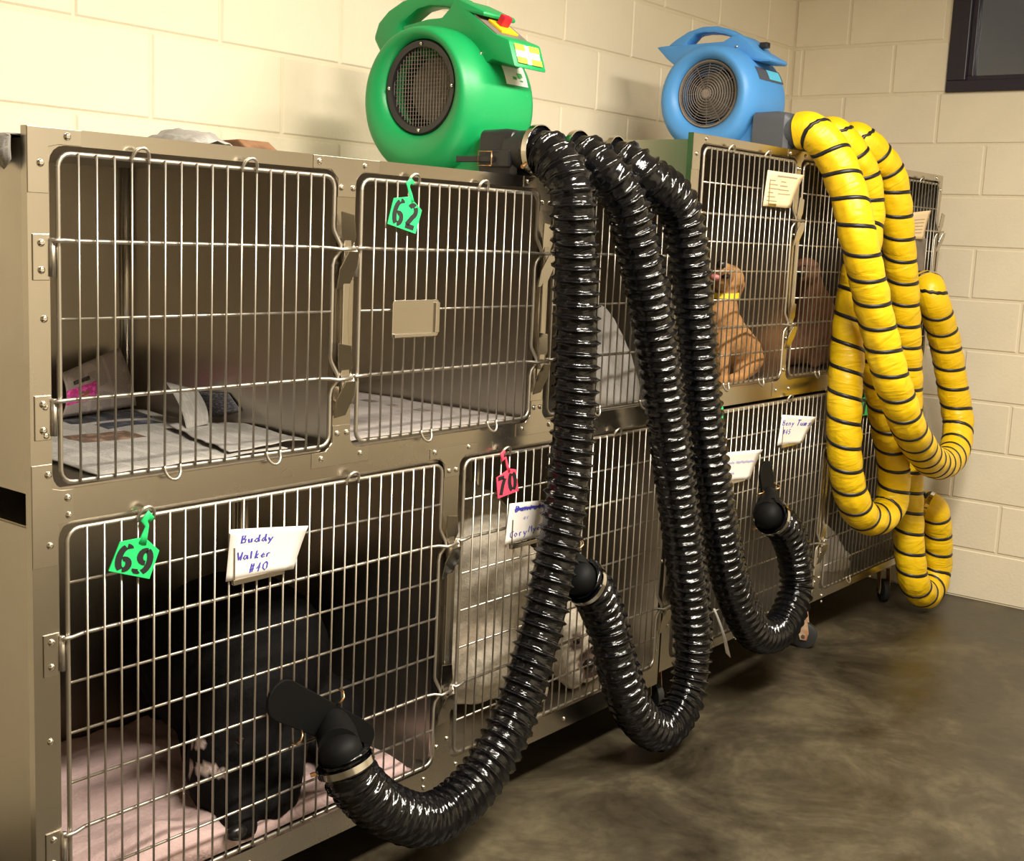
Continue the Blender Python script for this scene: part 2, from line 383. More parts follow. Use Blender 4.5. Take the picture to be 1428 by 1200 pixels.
def door(root, x0, x1, zs, thick, nb, hooks_t, hooks_b, latch=True):
    """zs: wire heights from top to bottom, thick: indexes of the two heavy hinge wires"""
    zt, zb = zs[0], zs[-1]; sp = (x1-x0)/(nb+1); yv = -.010; yh = -.004
    d = link('door', None, None, None); child(d, root); d.location = Vector((x0, 0, zb)) - Vector(root.location)
    # outer wire: rounded rectangle whose latch side dips to the latch at each heavy wire
    R = .022; P = []
    for a in [PI/2*i/4 for i in range(5)]: P.append((x0+R-R*math.cos(a), yh, zt-R+R*math.sin(a)))
    for a in [PI/2*i/4 for i in range(5)]: P.append((x1-R+R*math.sin(a), yh, zt-R+R*math.cos(a)))
    for i in thick:
        z = zs[i]
        P += [(x1, yh, z+.040), (x1+.002, yh, z+.032), (x1+.014, yh-.006, z+.006), (x1+.015, yh-.006, z-.004), (x1+.004, yh, z-.022), (x1, yh, z-.034)]
    for a in [PI/2*i/4 for i in range(5)]: P.append((x1-R+R*math.cos(a), yh, zb+R-R*math.sin(a)))
    for a in [PI/2*i/4 for i in range(5)]: P.append((x0+R-R*math.sin(a), yh, zb+R-R*math.cos(a)))
    P.append(P[0])
    part(MB().tube(P, .0042, 8, cap=False), 'outer_wire', 'wire', d, smooth=True)
    for k in range(1, nb+1): inst('bar', bar_mesh(zt-zb+.004, .0021, 'z'), d, (x0+k*sp, yv, zb-.002))
    for i, z in enumerate(zs[1:-1], 1):
        if i in thick:
            mb = MB().tube([(x0-.013, yh+.002, z), (x0-.010, yh-.008, z), (x0+.004, yh-.009, z+.001), (x0+.03, yh+.001, z), (x1-.03, yh+.001, z), (x1-.004, yh-.004, z-.001), (x1+.008, yh-.016, z-.003), (x1+.045, yh-.016, z-.001)], .0036, 8)
            part(mb, 'cross_wire', 'wire', d, smooth=True)
        else: inst('cross_wire', bar_mesh(x1-x0+(.004), .0027, 'x'), d, (x0-.002, yh+.001, z))
    for hk, up, z in ((hooks_t, True, zt), (hooks_b, False, zb)):
        for k in hk:
            key = (round(sp, 4), up)
            if key not in LOOPS: LOOPS[key] = arc_loop(sp, up)
            inst('hook_loop', LOOPS[key], d, (x0+(k+.5)*sp, yv, z))
    for i in thick:      # hinges
        z = zs[i]
        h = MB().box(x0-.043, x0-.014, -.0025, 0, z-.062, z+.010)
        hp = part(h, 'hinge_plate', 'steel_plate', root, bevel=.001)
        part(MB().cyl((x0-.011, -.004, z-.056), (x0-.011, -.004, z+.004), .005, 10), 'hinge_pin', 'wire', root, smooth=True)
        for dz in (-.046, -.004): screw(root, x0-.029, z+dz, -.0025)
    if latch:
        za, zc = zs[thick[0]], zs[thick[1]]; X = x1
        lt = link('latch', None, None, None); child(lt, root); lt.location = Vector((X, 0, zc)) - Vector(root.location)
        pr = [(X+.022, zc-.02), (X+.040, zc-.02), (X+.046, zc+.03), (X+.040, zc+.07), (X+.036, zc+.12), (X+.040, za-.075), (X+.047, za-.05), (X+.040, za+.02), (X+.022, za+.02)]
        part(MB().prism(pr, -.013, -.006, 'y'), 'slide_bar', 'steel_plate', lt, bevel=.0012)
        for z in (za, zc):
            t = .0025
            for poly, zz0, zz1, yb0, yb1 in (([(.000, .070), (.036, .064), (.052, .022), (.047, .002), (.020, .002), (.010, .030)], .002, .070, -.010, -.026), ([(.018, -.006), (.046, -.006), (.050, -.034), (.038, -.076), (.008, -.080), (.004, -.040)], -.080, -.006, -.010, -.030)):
                V = [(X+u, yb0+(v-zz0)/(zz1-zz0)*(yb1-yb0), z+v) for u, v in poly]; n6 = len(V)
                V2 = [(p[0], p[1]+t, p[2]) for p in V]
                F = [tuple(range(n6)), tuple(range(2*n6-1, n6-1, -1))] + [(i, (i+1) % n6, (i+1) % n6+n6, i+n6) for i in range(n6)]
                part(MB().add(V+V2, F), 'latch_tab', 'latch_steel', lt, bevel=.0008)
    return d
def compartment(root, x0, x1, z0, z1, y1=.70):
    t = .006; mb = MB()
    mb.box(x0, x0+t, .012, y1, z0, z1); mb.box(x1-t, x1, .012, y1, z0, z1); mb.box(x0+t, x1-t, y1-t, y1, z0, z1)
    mb.box(x0+t, x1-t, .012, y1-t, z0, z0+t); mb.box(x0+t, x1-t, .012, y1-t, z1-t, z1)
    part(mb, 'compartment', 'steel_liner', root)
    # rounded corner strip where the back meets the far side
    part(MB().cyl((x1-t-.006, y1-t-.006, z0+t), (x1-t-.006, y1-t-.006, z1-t), .012, 8), 'corner_trim', 'steel', root, smooth=True)
def gusset(root, poly, screws):
    part(MB().prism(poly, -.0016, 0, 'y'), 'gusset_plate', 'steel_plate', root, bevel=.0006)
    for x, z in screws: screw(root, x, z, -.0016)
def caster(root, x, y, zt, turn):
    c = link('caster', None, None, None); child(c, root); c.location = Vector((x, y, 0)) - Vector(root.location)
    r = .046
    d = Vector((math.cos(turn), math.sin(turn), 0)); p = Vector((-d.y, d.x, 0)); ctr = Vector((x, y, r)) + d*.022
    part(MB().tube([ctr-p*.014, ctr-p*.010, ctr+p*.010, ctr+p*.014], r, 24, radii=[r*.8, r, r, r*.8]), 'wheel', 'wheel_dark', c, smooth=False, auto=.7)
    part(MB().cyl((x, y, zt-.03), (x, y, zt+.012), .011, 12), 'stem', 'screw_head', c, smooth=True)
    mb = MB()
    top = Vector((x, y, zt-.026))
    for s in (-1, 1):
        o = p*(.019*s); q = p*(.0015)
        prof = [(-.020, top.z), (.026, top.z), (.040, r+.012), (.034, r-.014), (.012, r-.014), (.0, r+.02)]
        V = [Vector((x, y, 0)) + d*a + Vector((0, 0, z)) + o - q for a, z in prof] + [Vector((x, y, 0)) + d*a + Vector((0, 0, z)) + o + q for a, z in prof]
        n = len(prof); mb.add(V, [tuple(range(n)), tuple(range(2*n-1, n-1, -1))] + [(i, (i+1) % n, (i+1) % n+n, i+n) for i in range(n)])
    V = [Vector((x, y, z)) + d*a + p*bb for z in (top.z-.003, top.z+.006) for a, bb in ((-.022, -.022), (.028, -.022), (.028, .022), (-.022, .022))]
    mb.add(V, [(0, 1, 2, 3), (7, 6, 5, 4)] + [(i, (i+1) % 4, (i+1) % 4+4, i+4) for i in range(4)])
    part(mb, 'fork', 'fork_cream', c, bevel=.001)
    part(MB().cyl(ctr-p*.023, ctr+p*.023, .007, 10), 'axle', 'screw_head', c)
ZM = .932
def bank(root, x0, x1, zt, zb, ups, lows, zu, zl, tu, tl, nbu, nbl):
    m = .0125
    for row, ds, z0, z1, zz in ((0, ups, ZM, zt, zu), (1, lows, zb, ZM, zl)):
        cuts = [x0] + [(ds[i][1]+ds[i+1][0])/2 for i in range(len(ds)-1)] + [x1]
        for i, (a, c) in enumerate(ds):
            op = (a-m, c+m, zz[-1]-m, zz[0]+m)
            part(ring_frame((cuts[i], cuts[i+1], z0, z1), op, .028, 0, .016), 'face_frame', 'steel', root, auto=.5)
            if row == 0: compartment(root, cuts[i]+.006, cuts[i+1]-.006, op[2]-.004, zt-.018)
            else: compartment(root, cuts[i]+.006, cuts[i+1]-.006, op[2]-.012, ZM-.030)
    for ds, zz, tk, nb in ((ups, zu, tu, nbu), (lows, zl, tl, nbl)):
        for (a, c), n in zip(ds, nb):
            h2 = [k for k in (4, 11, 19) if k < n-1 and not (n > 20 and k == 11)]; hb = [k for k in (6, 13, 21) if k < n-1 and not (n > 20 and k == 13)]
            door(root, a, c, zz, tk, n, h2, hb)
A0, A1, AT, AB = 0.0, 1.972, 1.5315, .1325
bankA = empty('cage_bank', (0, 0, AB), 'stainless steel cage bank carrying the green dryer', 'cage', 'stainless cage banks')
upsA = [(.050, .642), (.716, 1.290), (1.362, 1.930)]; lowsA = [(.060, .986), (1.062, 1.938)]
zuA = [1.4934, 1.3587, 1.2351, 1.1055, .9713]; zlA = [.893, .803, .712, .631, .543, .455, .368, .28, .2]
bank(bankA, A0, A1, AT, AB, upsA, lowsA, zuA, zlA, (1, 3), (2, 6), (17, 17, 17), (27, 27))
B0, B1, BT, BB = 1.980, 3.893, 1.6928, .165
bankB = empty('cage_bank', (B0, 0, BB), 'taller stainless steel cage bank carrying the blue dryer', 'cage', 'stainless cage banks')
upsB = [(2.036, 2.606), (2.662, 3.226), (3.282, 3.852)]; lowsB = [(2.040, 2.985), (3.062, 3.850)]
zuB = [1.6574, 1.564, 1.480, 1.402, 1.319, 1.236, 1.155, 1.073, .987]; zlB = [.908, .818, .735, .641, .554, .472, .384, .285, .205]
bank(bankB, B0, B1, BT, BB, upsB, lowsB, zuB, zlB, (2, 6), (2, 6), (17, 17, 17), (28, 23))
def junctions(root, x0, x1, zt, zb, ups, lows, zu, zl):
    zi = zu[0]+.0125; zo = zu[-1]-.0125; li = zl[0]+.0125; lb = zl[-1]-.0125
    # top corners and top T plates
    gusset(root, [(x0+.0005, zt-.0005), (x0+.0005, zi-.075), (ups[0][0]-.014, zi-.075), (ups[0][0]-.014, zi-.004), (ups[0][0]+.004, zi+.0005), (x0+.095, zi+.0005), (x0+.095, zt-.0005)], [(x0+.069, zt-.012), (x0+.022, zt-.055)])
    gusset(root, [(x1-.0005, zt-.0005), (x1-.095, zt-.0005), (x1-.095, zi+.0005), (ups[-1][1]-.004, zi+.0005), (ups[-1][1]+.014, zi-.004), (ups[-1][1]+.014, zi-.075), (x1-.0005, zi-.075)], [(x1-.069, zt-.012), (x1-.018, zt-.055)])
    for i in range(len(ups)-1):
        a, c = ups[i][1]+.0130, ups[i+1][0]-.0130
        gusset(root, [(a-.065, zt-.0005), (a-.065, zi+.0005), (a-.018, zi+.0005), (a, zi-.016), (a, zi-.050), (c, zi-.050), (c, zi-.016), (c+.018, zi+.0005), (c+.065, zi+.0005), (c+.065, zt-.0005)],
               [(a-.050, zt-.012), (c+.024, zt-.013), (a+.008, zi-.032), (c-.008, zi-.032)])
        gusset(root, [(a, zo+.05), (a, zo+.016), (a-.018, zo-.0005), (a-.055, zo-.0005), (a-.055, ZM-.004), (c+.055, ZM-.004), (c+.055, zo-.0005), (c+.018, zo-.0005), (c, zo+.016), (c, zo+.05)],
               [(a-.03, ZM+.014), (c+.03, ZM+.014), (a+.012, zo+.034), (c-.010, zo+.034)])
    a, c = lows[0][1]+.0130, lows[1][0]-.0130
    gusset(root, [(a-.05, ZM-.002), (a-.05, li+.0005), (a-.018, li+.0005), (a, li-.016), (a, li-.045), (c, li-.045), (c, li-.016), (c+.018, li+.0005), (c+.06, li+.0005), (c+.06, ZM-.002)], [(a-.035, ZM-.010), (a+.014, li-.030), (c-.012, li-.030), (c+.03, ZM-.010)])
    gusset(root, [(x0+.0005, zo+.045), (x0+.0005, li-.07), (lows[0][0]-.014, li-.07), (lows[0][0]-.014, li-.004), (lows[0][0]+.01, li+.0005), (x0+.075, li+.0005), (x0+.075, zo-.0005), (ups[0][0]+.004, zo-.0005), (ups[0][0]-.014, zo+.004), (ups[0][0]-.014, zo+.045)],
           [(x0+.029, zo+.028), (x0+.064, ZM+.013), (x0+.066, ZM-.016), (x0+.031, li-.035)])
    for x, z in ((x0+.026, zu[0]-.257), (x0+.025, zu[-1]+.125), (x0+.026, zu[-1]+.079), (x0+.029, .537), (x0+.029, .30)): screw(root, x, z)
    for x, z in ((lows[0][1]+.02, lb+.045), (lows[1][0]-.02, lb+.055), (lows[0][1]-.02, lb-.020), (lows[0][1]-.02, lb-.040), (lows[1][0]+.015, lb-.018), (lows[1][0]+.015, lb-.040), (lows[1][0]+.45, lb-.03), (lows[0][0]+.4, lb-.03), (x1-.02, lb+.05), (x1-.018, .5)): screw(root, x, z)
junctions(bankA, A0, A1, AT, AB, upsA, lowsA, zuA, zlA)
junctions(bankB, B0, B1, BT, BB, upsB, lowsB, zuB, zlB)
for x, y, t in ((.12, .08, -2.2), (1.075, .06, -2.0), (1.90, .05, -1.3), (.12, .62, .6), (1.90, .62, .8)): caster(bankA, x, y, AB, t)
for x, y, t in ((2.98, .035, -1.25), (2.10, .10, -2.), (3.8, .06, -2.4), (2.1, .62, .4), (3.8, .62, .9)): caster(bankB, x, y, BB, t)
for root, x0, x1, z in ((bankA, A0, A1, AB), (bankB, B0, B1, BB)):
    part(MB().box(x0+.02, x1-.02, .0165, .68, z-.004, z+.012), 'base_tray', 'steel_liner', root)
for z0, z1 in ((.958, 1.512), (.150, .900)):
    part(MB().box(.0008, .0055, .0165, .70, z0, z1), 'side_panel', 'steel_liner', bankA)
# plate holders on the doors
def holder(root, x, z, wd, ht, plate=True):
    mb = MB()
    if plate: mb.box(x, x+wd, -.0165, -.0145, z, z+ht)
    mb.box(x-.003, x+wd*.8, -.0215, -.0165 if plate else -.0130, z-.004, z+.006); mb.box(x-.004, x, -.0205, -.0130, z, z+ht*.75)
    return part(mb, 'card_holder', 'steel_plate', root, bevel=.0008)
mb = MB(); hx, hz = .800, 1.178
mb.prism([p for a in rrect(hx, hx+.142, hz, hz+.078, .008) for p in a], -.0180, -.0155, 'y')
mb.box(hx+.128, hx+.140, -.0225, -.0180, hz+.008, hz+.072); mb.box(hx+.004, hx+.132, -.0225, -.0180, hz+.001, hz+.009)
part(mb, 'card_holder', 'steel_plate', bankA, bevel=.001)
holder(bankA, .397, .741, .15, .09, False); holder(bankA, 1.231, .667, .12, .09, False)
holder(bankB, 2.412, 1.517, .14, .1, False); holder(bankB, 2.628, .762, .14, .09, False); holder(bankB, 2.30, .686, .11, .09, False)
part(MB().box(3.600, 3.735, -.0165, -.0145, 1.15, 1.45), 'card_holder', 'dusty_grille', bankB, bevel=.0008)

# ------------------------------------------------------------------ stroke lettering
GLY = {
'0': [[(.5,1),(.1,.75),(.1,.25),(.5,0),(.9,.25),(.9,.75),(.5,1)]], '2': [[(.1,.75),(.35,1),(.8,.9),(.8,.6),(.1,0),(.9,0)]], '4': [[(.6,0),(.7,1),(.1,.35),(.9,.4)]], '5': [[(.9,1),(.3,1),(.2,.6),(.7,.6),(.8,.25),(.5,0),(.1,.1)]],
'#': [[(.3,0),(.4,1)],[(.65,0),(.75,1)],[(.1,.35),(.9,.38)],[(.15,.7),(.95,.72)]],
'B': [[(.1,0),(.15,1),(.7,.95),(.65,.6),(.2,.52)],[(.2,.52),(.85,.45),(.8,.08),(.1,0)]], 'C': [[(.9,.8),(.6,1),(.15,.6),(.15,.2),(.5,0),(.9,.2)]], 'D': [[(.1,0),(.15,1),(.7,.85),(.9,.4),(.6,.05),(.1,0)]], 'G': [[(.9,.8),(.5,1),(.1,.5),(.4,0),(.85,.1),(.85,.45),(.5,.45)]],
'M': [[(.05,0),(.2,1),(.5,.3),(.8,1),(.95,0)]], 'T': [[(.0,1),(1,.97)],[(.5,.97),(.45,0)]], 'W': [[(.0,1),(.25,0),(.5,.7),(.7,0),(1,1)]],
'a': [[(.8,.5),(.4,.55),(.1,.25),(.4,0),(.8,.3),(.8,.5),(.95,0)]], 'd': [[(.8,.35),(.4,.55),(.1,.2),(.5,0),(.8,.3),(.85,1)],[(.82,.3),(.95,0)]], 'e': [[(.15,.28),(.8,.32),(.55,.55),(.15,.3),(.4,0),(.9,.1)]], 'i': [[(.5,.5),(.5,0)],[(.5,.75),(.52,.78)]],
'k': [[(.2,1),(.2,0)],[(.8,.55),(.2,.25),(.85,0)]], 'l': [[(.4,1),(.45,0)]], 'm': [[(.0,0),(.05,.5),(.3,.5),(.35,0)],[(.35,.4),(.6,.52),(.7,.4),(.75,0)]], 'n': [[(.15,0),(.15,.5)],[(.15,.4),(.55,.55),(.75,.4),(.8,0)]], 'o': [[(.5,.55),(.1,.3),(.45,0),(.85,.25),(.5,.55)]],
'r': [[(.2,.5),(.25,0)],[(.25,.35),(.5,.55),(.8,.5)]], 's': [[(.8,.45),(.5,.55),(.25,.4),(.7,.2),(.5,0),(.15,.08)]], 'u': [[(.1,.5),(.2,.05),(.6,.05),(.75,.5)],[(.75,.5),(.8,0)]], 'y': [[(.1,.5),(.45,.1)],[(.85,.5),(.3,-.4)]], '/': [[(0,0),(1,1)]],
}
def ribbon(mb, pts, wd, fr):
    """pts in 2-D, fr maps (u, v) to 3-D"""
    P = [Vector((a, c)) for a, c in pts]; Lf = []; Rg = []
    for i, p in enumerate(P):
        t = (P[min(i+1, len(P)-1)] - P[max(i-1, 0)]); t = t.normalized() if t.length > 1e-9 else Vector((1, 0)); n = Vector((-t.y, t.x))*wd/2
        Lf.append(fr(p+n)); Rg.append(fr(p-n))
    k = len(P); mb.add(Lf+Rg, [(i, i+1, k+i+1, k+i) for i in range(k-1)])
def text(mb, s, x, z, h, adv, wd, fr, jit=0):
    for ch in s:
        if ch in GLY:
            for st in GLY[ch]: ribbon(mb, [(x+a*adv*.8+random.uniform(-jit, jit), z+c*h+random.uniform(-jit, jit)) for a, c in st], wd, fr)
        x += adv
# ------------------------------------------------------------------ ear-tag style cage tags
def cage_tag(mname, px, outline, strap, digits, label, y=-.020):
    """outline/strap given as photo pixels on the door plane; digits as stencil strokes in the tag's own square"""
    pts = [aty(a, c, y) for a, c in outline]; base = pts[0]
    root = empty('cage_tag', aty(*px, y), label, 'tag', 'numbered plastic cage tags')
    th = .0025
    part(MB().prism([(p.x, p.z) for p in pts], y-th/2, y+th/2, 'y'), 'tag_plate', mname, root, bevel=.0006)
    sp = [aty(a, c, y) for a, c, _ in strap]; wid = [q for _, _, q in strap]
    mb = MB(); mb.tube(sp, .004, 8, radii=[q/2 for q in wid], flat=1.0)
    mb.v = [(p[0], y+(p[1]-y)*.35, p[2]) for p in mb.v]
    part(mb, 'strap', mname, root, smooth=True)
    # tag frame: u along its bottom edge, v up
    o, ux, vx = [aty(a, c, y) for a, c in digits[0]]
    U_, V_ = ux-o, vx-o
    mb = MB(); fr = lambda p: o + U_*p.x + V_*p.y + Vector((0, -th/2-.0006, 0))
    for st, wd in digits[1]: ribbon(mb, st, wd, fr)
    if mb.v: part(mb, 'number', 'ink_black', root, fix=False)
def arcp(cx, cy, rx, ry, a0, a1, n=8): return [(cx+rx*math.cos(math.radians(a0+(a1-a0)*i/n)), cy+ry*math.sin(math.radians(a0+(a1-a0)*i/n))) for i in range(n+1)]
D6 = lambda x: [([(x+.29,.80)]+arcp(x+.22,.74,.10,.12,60,100,3), .15), (arcp(x+.22,.48,.145,.36,108,255,9), .155), (arcp(x+.235,.30,.11,.17,125,-95,10), .15)]
D9 = lambda x: [(arcp(x+.235,.64,.13,.20,80,285,9), .15), (arcp(x+.20,.50,.17,.36,75,-72,9), .155), (arcp(x+.12,.20,.05,.06,160,330,4), .155)]
D2 = lambda x: [(arcp(x+.22,.66,.13,.19,150,60,6), .155), (arcp(x+.20,.66,.15,.2,45,-60,6)+[(x+.12,.2)], .155), ([(x+.08,.16),(x+.40,.16)], .155)]
D7 = lambda x: [([(x+.06,.80),(x+.34,.80)], .16), ([(x+.36,.74),(x+.26,.5),(x+.14,.10)], .155)]
D0 = lambda x: [(arcp(x+.24,.5,.13,.36,105,255,8), .155), (arcp(x+.24,.5,.13,.36,75,-75,8), .155)]
cage_tag('tag_green', (575, 250), [(549, 276), (571, 274), (588, 293), (579, 326), (540, 312)], [(575, 282, .012), (573, 272, .010), (570, 262, .008), (569, 256, .014), (573, 252, .013), (577, 256, .009)], (((541, 313), (578, 326), (551, 270)), D6(.04)+D2(.50)), 'green plastic cage tag stencilled 62 on an upper door')
cage_tag('tag_green', (207, 716), [(167, 755), (192, 750), (203, 750), (222, 767), (208, 807), (151, 796)], [(198, 758, .020), (202, 745, .013), (205, 733, .009), (201, 726, .016), (207, 718, .018), (212, 724, .012)], (((152, 797), (208, 806), (166, 752)), D6(.04)+D9(.50)), 'green plastic cage tag stencilled 69 on a lower door')
cage_tag('tag_pink', (701, 630), [(705, 657), (710, 653), (719, 654), (723, 684), (694, 695), (692, 666)], [(710, 658, .012), (707, 648, .009), (705, 638, .008), (701, 641, .013), (700, 632, .014), (704, 630, .010)], (((693, 695), (723, 684), (691, 662)), D7(.02)+D0(.48)), 'pink plastic cage tag stencilled 70 on a lower door')
cage_tag('tag_green', (1206, 548), [(1198, 558), (1206, 553), (1216, 556), (1221, 577), (1199, 580)], [(1208, 560, .02), (1207, 552, .016), (1206, 546, .014)], (((1200, 580), (1220, 577), (1199, 553)), D7(.02)+D2(.48)), 'green plastic cage tag stencilled 72 between the yellow hoses')
cage_tag('tag_green', (1006, 572), [(1000, 576), (1006, 570), (1009, 573), (1007, 590), (996, 592)], [(1004, 580, .012), (1006, 572, .010), (1008, 568, .010)], (((997, 592), (1006, 590), (998, 574)), []), 'sliver of a green plastic tag beside the third black hose')
# ------------------------------------------------------------------ name cards
def card(mname, quad, label, lines, curl=.012, y=-.0185, ink='ink_blue', group='cards clipped to the cage doors'):
    """quad: photo pixels of corners tl, tr, br, bl on the door plane"""
    q = [aty(a, c, y) for a, c in quad]; n = 8; V = []; F = []
    for j in range(n+1):
        for i in range(n+1):
            u, v = i/n, j/n
            p = q[3]*(1-u)*(1-v) + q[2]*u*(1-v) + q[0]*(1-u)*v + q[1]*u*v
            p = p + Vector((0, -curl*(u*u*.6+v*v*.6*u), 0)); V.append(p)
    m = len(V); V += [p+Vector((0, .0008, 0)) for p in V]
    for j in range(n):
        for i in range(n):
            a = j*(n+1)+i; F.append((a, a+1, a+n+2, a+n+1)); F.append((m+a, m+a+n+1, m+a+n+2, m+a+1))
    for i in range(n):
        F.append((i, m+i, m+i+1, i+1)); a = n*(n+1)+i; F.append((a, a+1, m+a+1, m+a))
        a = i*(n+1); F.append((a, a+n+1, m+a+n+1, m+a)); a = i*(n+1)+n; F.append((a, m+a, m+a+n+1, a+n+1))
    root = tag(MB().add(V, F).build('name_card', mname, smooth=True), label, 'card', group)
    def fr(p):
        u, v = p.x, p.y
        s = q[3]*(1-u)*(1-v) + q[2]*u*(1-v) + q[0]*(1-u)*v + q[1]*u*v
        return s + Vector((0, -curl*(u*u*.6+v*v*.6*u)-.0008, 0))
    by = {}
    for (ik, kind, *a) in lines:
        mb = by.setdefault(ik, MB())
        if kind == 't': text(mb, *a, fr, .006)
        else:
            x0, x1, z, amp, wd = a; k = 40
            ribbon(mb, [(x0+(x1-x0)*i/k, z+amp*math.sin(i*1.9+z*40)*random.uniform(.4, 1)) for i in range(k+1)], wd, fr)
    for ik, mb in by.items(): child(mb.build('writing', ik, fix=False), root)
    return root
card('card_white', [(322, 738), (423, 731), (406, 792), (315, 811)], 'white card with blue handwriting, right of green tag 69', [('ink_blue', 't', 'Buddy', .15, .72, .15, .088, .022), ('ink_blue', 't', 'Walker', .13, .38, .16, .080, .022), ('ink_blue', 't', '#40', .32, .10, .18, .095, .020)])
card('card_white', [(711, 702), (768, 694), (764, 744), (704, 760)], 'white card with crossed-out blue handwriting, below pink tag 70', [('ink_blue', 't', 'DanielG', .14, .78, .14, .10, .03), ('ink_blue', 'w', .14, .75, .84, .03, .055), ('ink_faint', 't', 'or', .35, .55, .14, .07, .02), ('ink_blue', 't', 'Cory', .08, .16, .16, .10, .02), ('ink_blue', 't', 'Myers', .50, .20, .16, .09, .02)])
card('card_white', [(1091, 578), (1130, 580), (1114, 617), (1084, 621)], 'small white card with blue handwriting, left of the yellow hoses', [('ink_blue', 't', 'Beny', .06, .66, .17, .10, .022), ('ink_blue', 't', 'Tums', .52, .66, .20, .115, .028), ('ink_blue', 't', '#45', .12, .36, .16, .10, .022)], curl=.02)
card('card_white', [(1000, 632), (1054, 625), (1041, 667), (1004, 672)], 'white card with faded blue handwriting beside the third black hose', [('ink_faint', 'w', .1, .42, .62, .05, .03), ('ink_faint', 'w', .48, .92, .62, .05, .04), ('ink_faint', 'w', .3, .45, .25, .04, .03)], curl=.02)
card('card_beige', [(1071, 237), (1112, 244), (1097, 290), (1064, 287)], 'beige printed card on the door above the tan dog', [('ink_brown', 'w', .3, .85, .88, .03, .03)] + [('ink_brown', 'w', .1, .1+.18+.1*(k % 3), .74-.115*k, .012, .02) for k in range(6)] + [('ink_brown', 'w', .45, .6+.08*(k % 4), .73-.115*k, .012, .02) for k in range(4)], curl=.02)
card('card_beige', [(1274, 296), (1290, 293), (1284, 333), (1267, 333)], 'beige folded card on the door by the far wall', [('ink_brown', 'w', .15, .8, .7-.12*k, .012, .02) for k in range(5)], curl=.02)

# ------------------------------------------------------------------ dryers
def dryer(root, body, xf, inlet, r_in, c_out, R, W, zbase, y_out, duct_h):
    """inlet faces -x; housing circle centre c_out=(y,z); the duct leaves at the bottom towards -y"""
    n = 72; rings = []
    def ring(mix, rad, x): rings.append([(x, (inlet[0]*(1-mix)+c_out[0]*mix)+rad*math.cos(2*PI*k/n), (inlet[1]*(1-mix)+c_out[1]*mix)+rad*math.sin(2*PI*k/n)) for k in range(n)])
    ring(0, r_in*.98, xf+.05); ring(0, r_in*.985, xf+.010)
    for i in range(15):
        ph = PI*i/14; s = (1-math.cos(ph))/2
        x = xf - .030*math.sin(ph) if ph < PI/2 else xf-.030+(1-math.sin(ph))*.075
        ring(s, r_in+(R-r_in)*s, x)
    ring(1, R, xf+W*.5); ring(1, R, xf+W-.03); ring(1, R-.008, xf+W-.010); ring(1, R-.03, xf+W); ring(1, R*.3, xf+W)
    V = [p for r in rings for p in r]; m = len(rings)
    F = [(i*n+k, i*n+(k+1) % n, (i+1)*n+(k+1) % n, (i+1)*n+k) for i in range(m-1) for k in range(n)]; F.append(tuple((m-1)*n+k for k in range(n)))
    mb = MB().add(V, F)
    part(mb, 'housing', body, root, auto=.8)
    # outlet duct, rounded box
    x0, x1 = xf+.030, xf+W-.012; z0, z1 = zbase+.004, zbase+duct_h
    def sect(y, gx, z1):
        return [(p[0], y, p[1]) for a in rrect(x0-gx, x1+gx, z0, z1, .022) for p in a]
    S_ = [sect(c_out[0]+.02, -.004, z1-.012), sect(c_out[0]-R*.55, .0, z1), sect(y_out+.03, .004, z1), sect(y_out+.0, .004, z1-.002)]
    k = len(S_[0]); mb = MB().add([p for q in S_ for p in q], [(i*k+j, i*k+(j+1) % k, (i+1)*k+(j+1) % k, (i+1)*k+j) for i in range(3) for j in range(k)] + [tuple(range(k)), tuple(3*k+j for j in range(k))])
    part(mb, 'outlet_duct', body, root, auto=.6)
    # feet
    for yy in (c_out[0]-R*.6, c_out[0]+R*.55):
        part(MB().box(x0+.01, x1-.01, yy-.03, yy+.03, zbase-.001, zbase+.03), 'foot', body, root, bevel=.006)
    # fan behind the grille
    iy, iz = inlet
    part(MB().lathe([(.045, .001), (.045, r_in*.68), (.055, r_in*.72), (.09, r_in*.72), (.09, .001)], (xf, iy, iz), 'x', 32), 'fan_wheel', 'fan_grey', root, auto=.5)
    part(MB().lathe([(.10, .001), (.10, r_in*.98), (.105, r_in*.98), (.105, .001)], (xf, iy, iz), 'x', 32), 'fan_backplate', 'black_plastic', root)
def yz(px, py, x):
    p = atx(px, py, x); return (p.y, p.z)
def sheet_quad(root, quad3, mname, name, off=0):
    V = [Vector(p) for p in quad3]; nrm = (V[1]-V[0]).cross(V[3]-V[0]).normalized()
    if nrm.dot(CAM-V[0]) < 0: nrm = -nrm
    V = [p+nrm*(.0012+off) for p in V]; B_ = [p-nrm*.0012 for p in V]
    return part(MB().add(V+B_, [(0,1,2,3),(7,6,5,4)]+[(i,(i+1)%4,(i+1)%4+4,i+4) for i in range(4)]), name, mname, root)
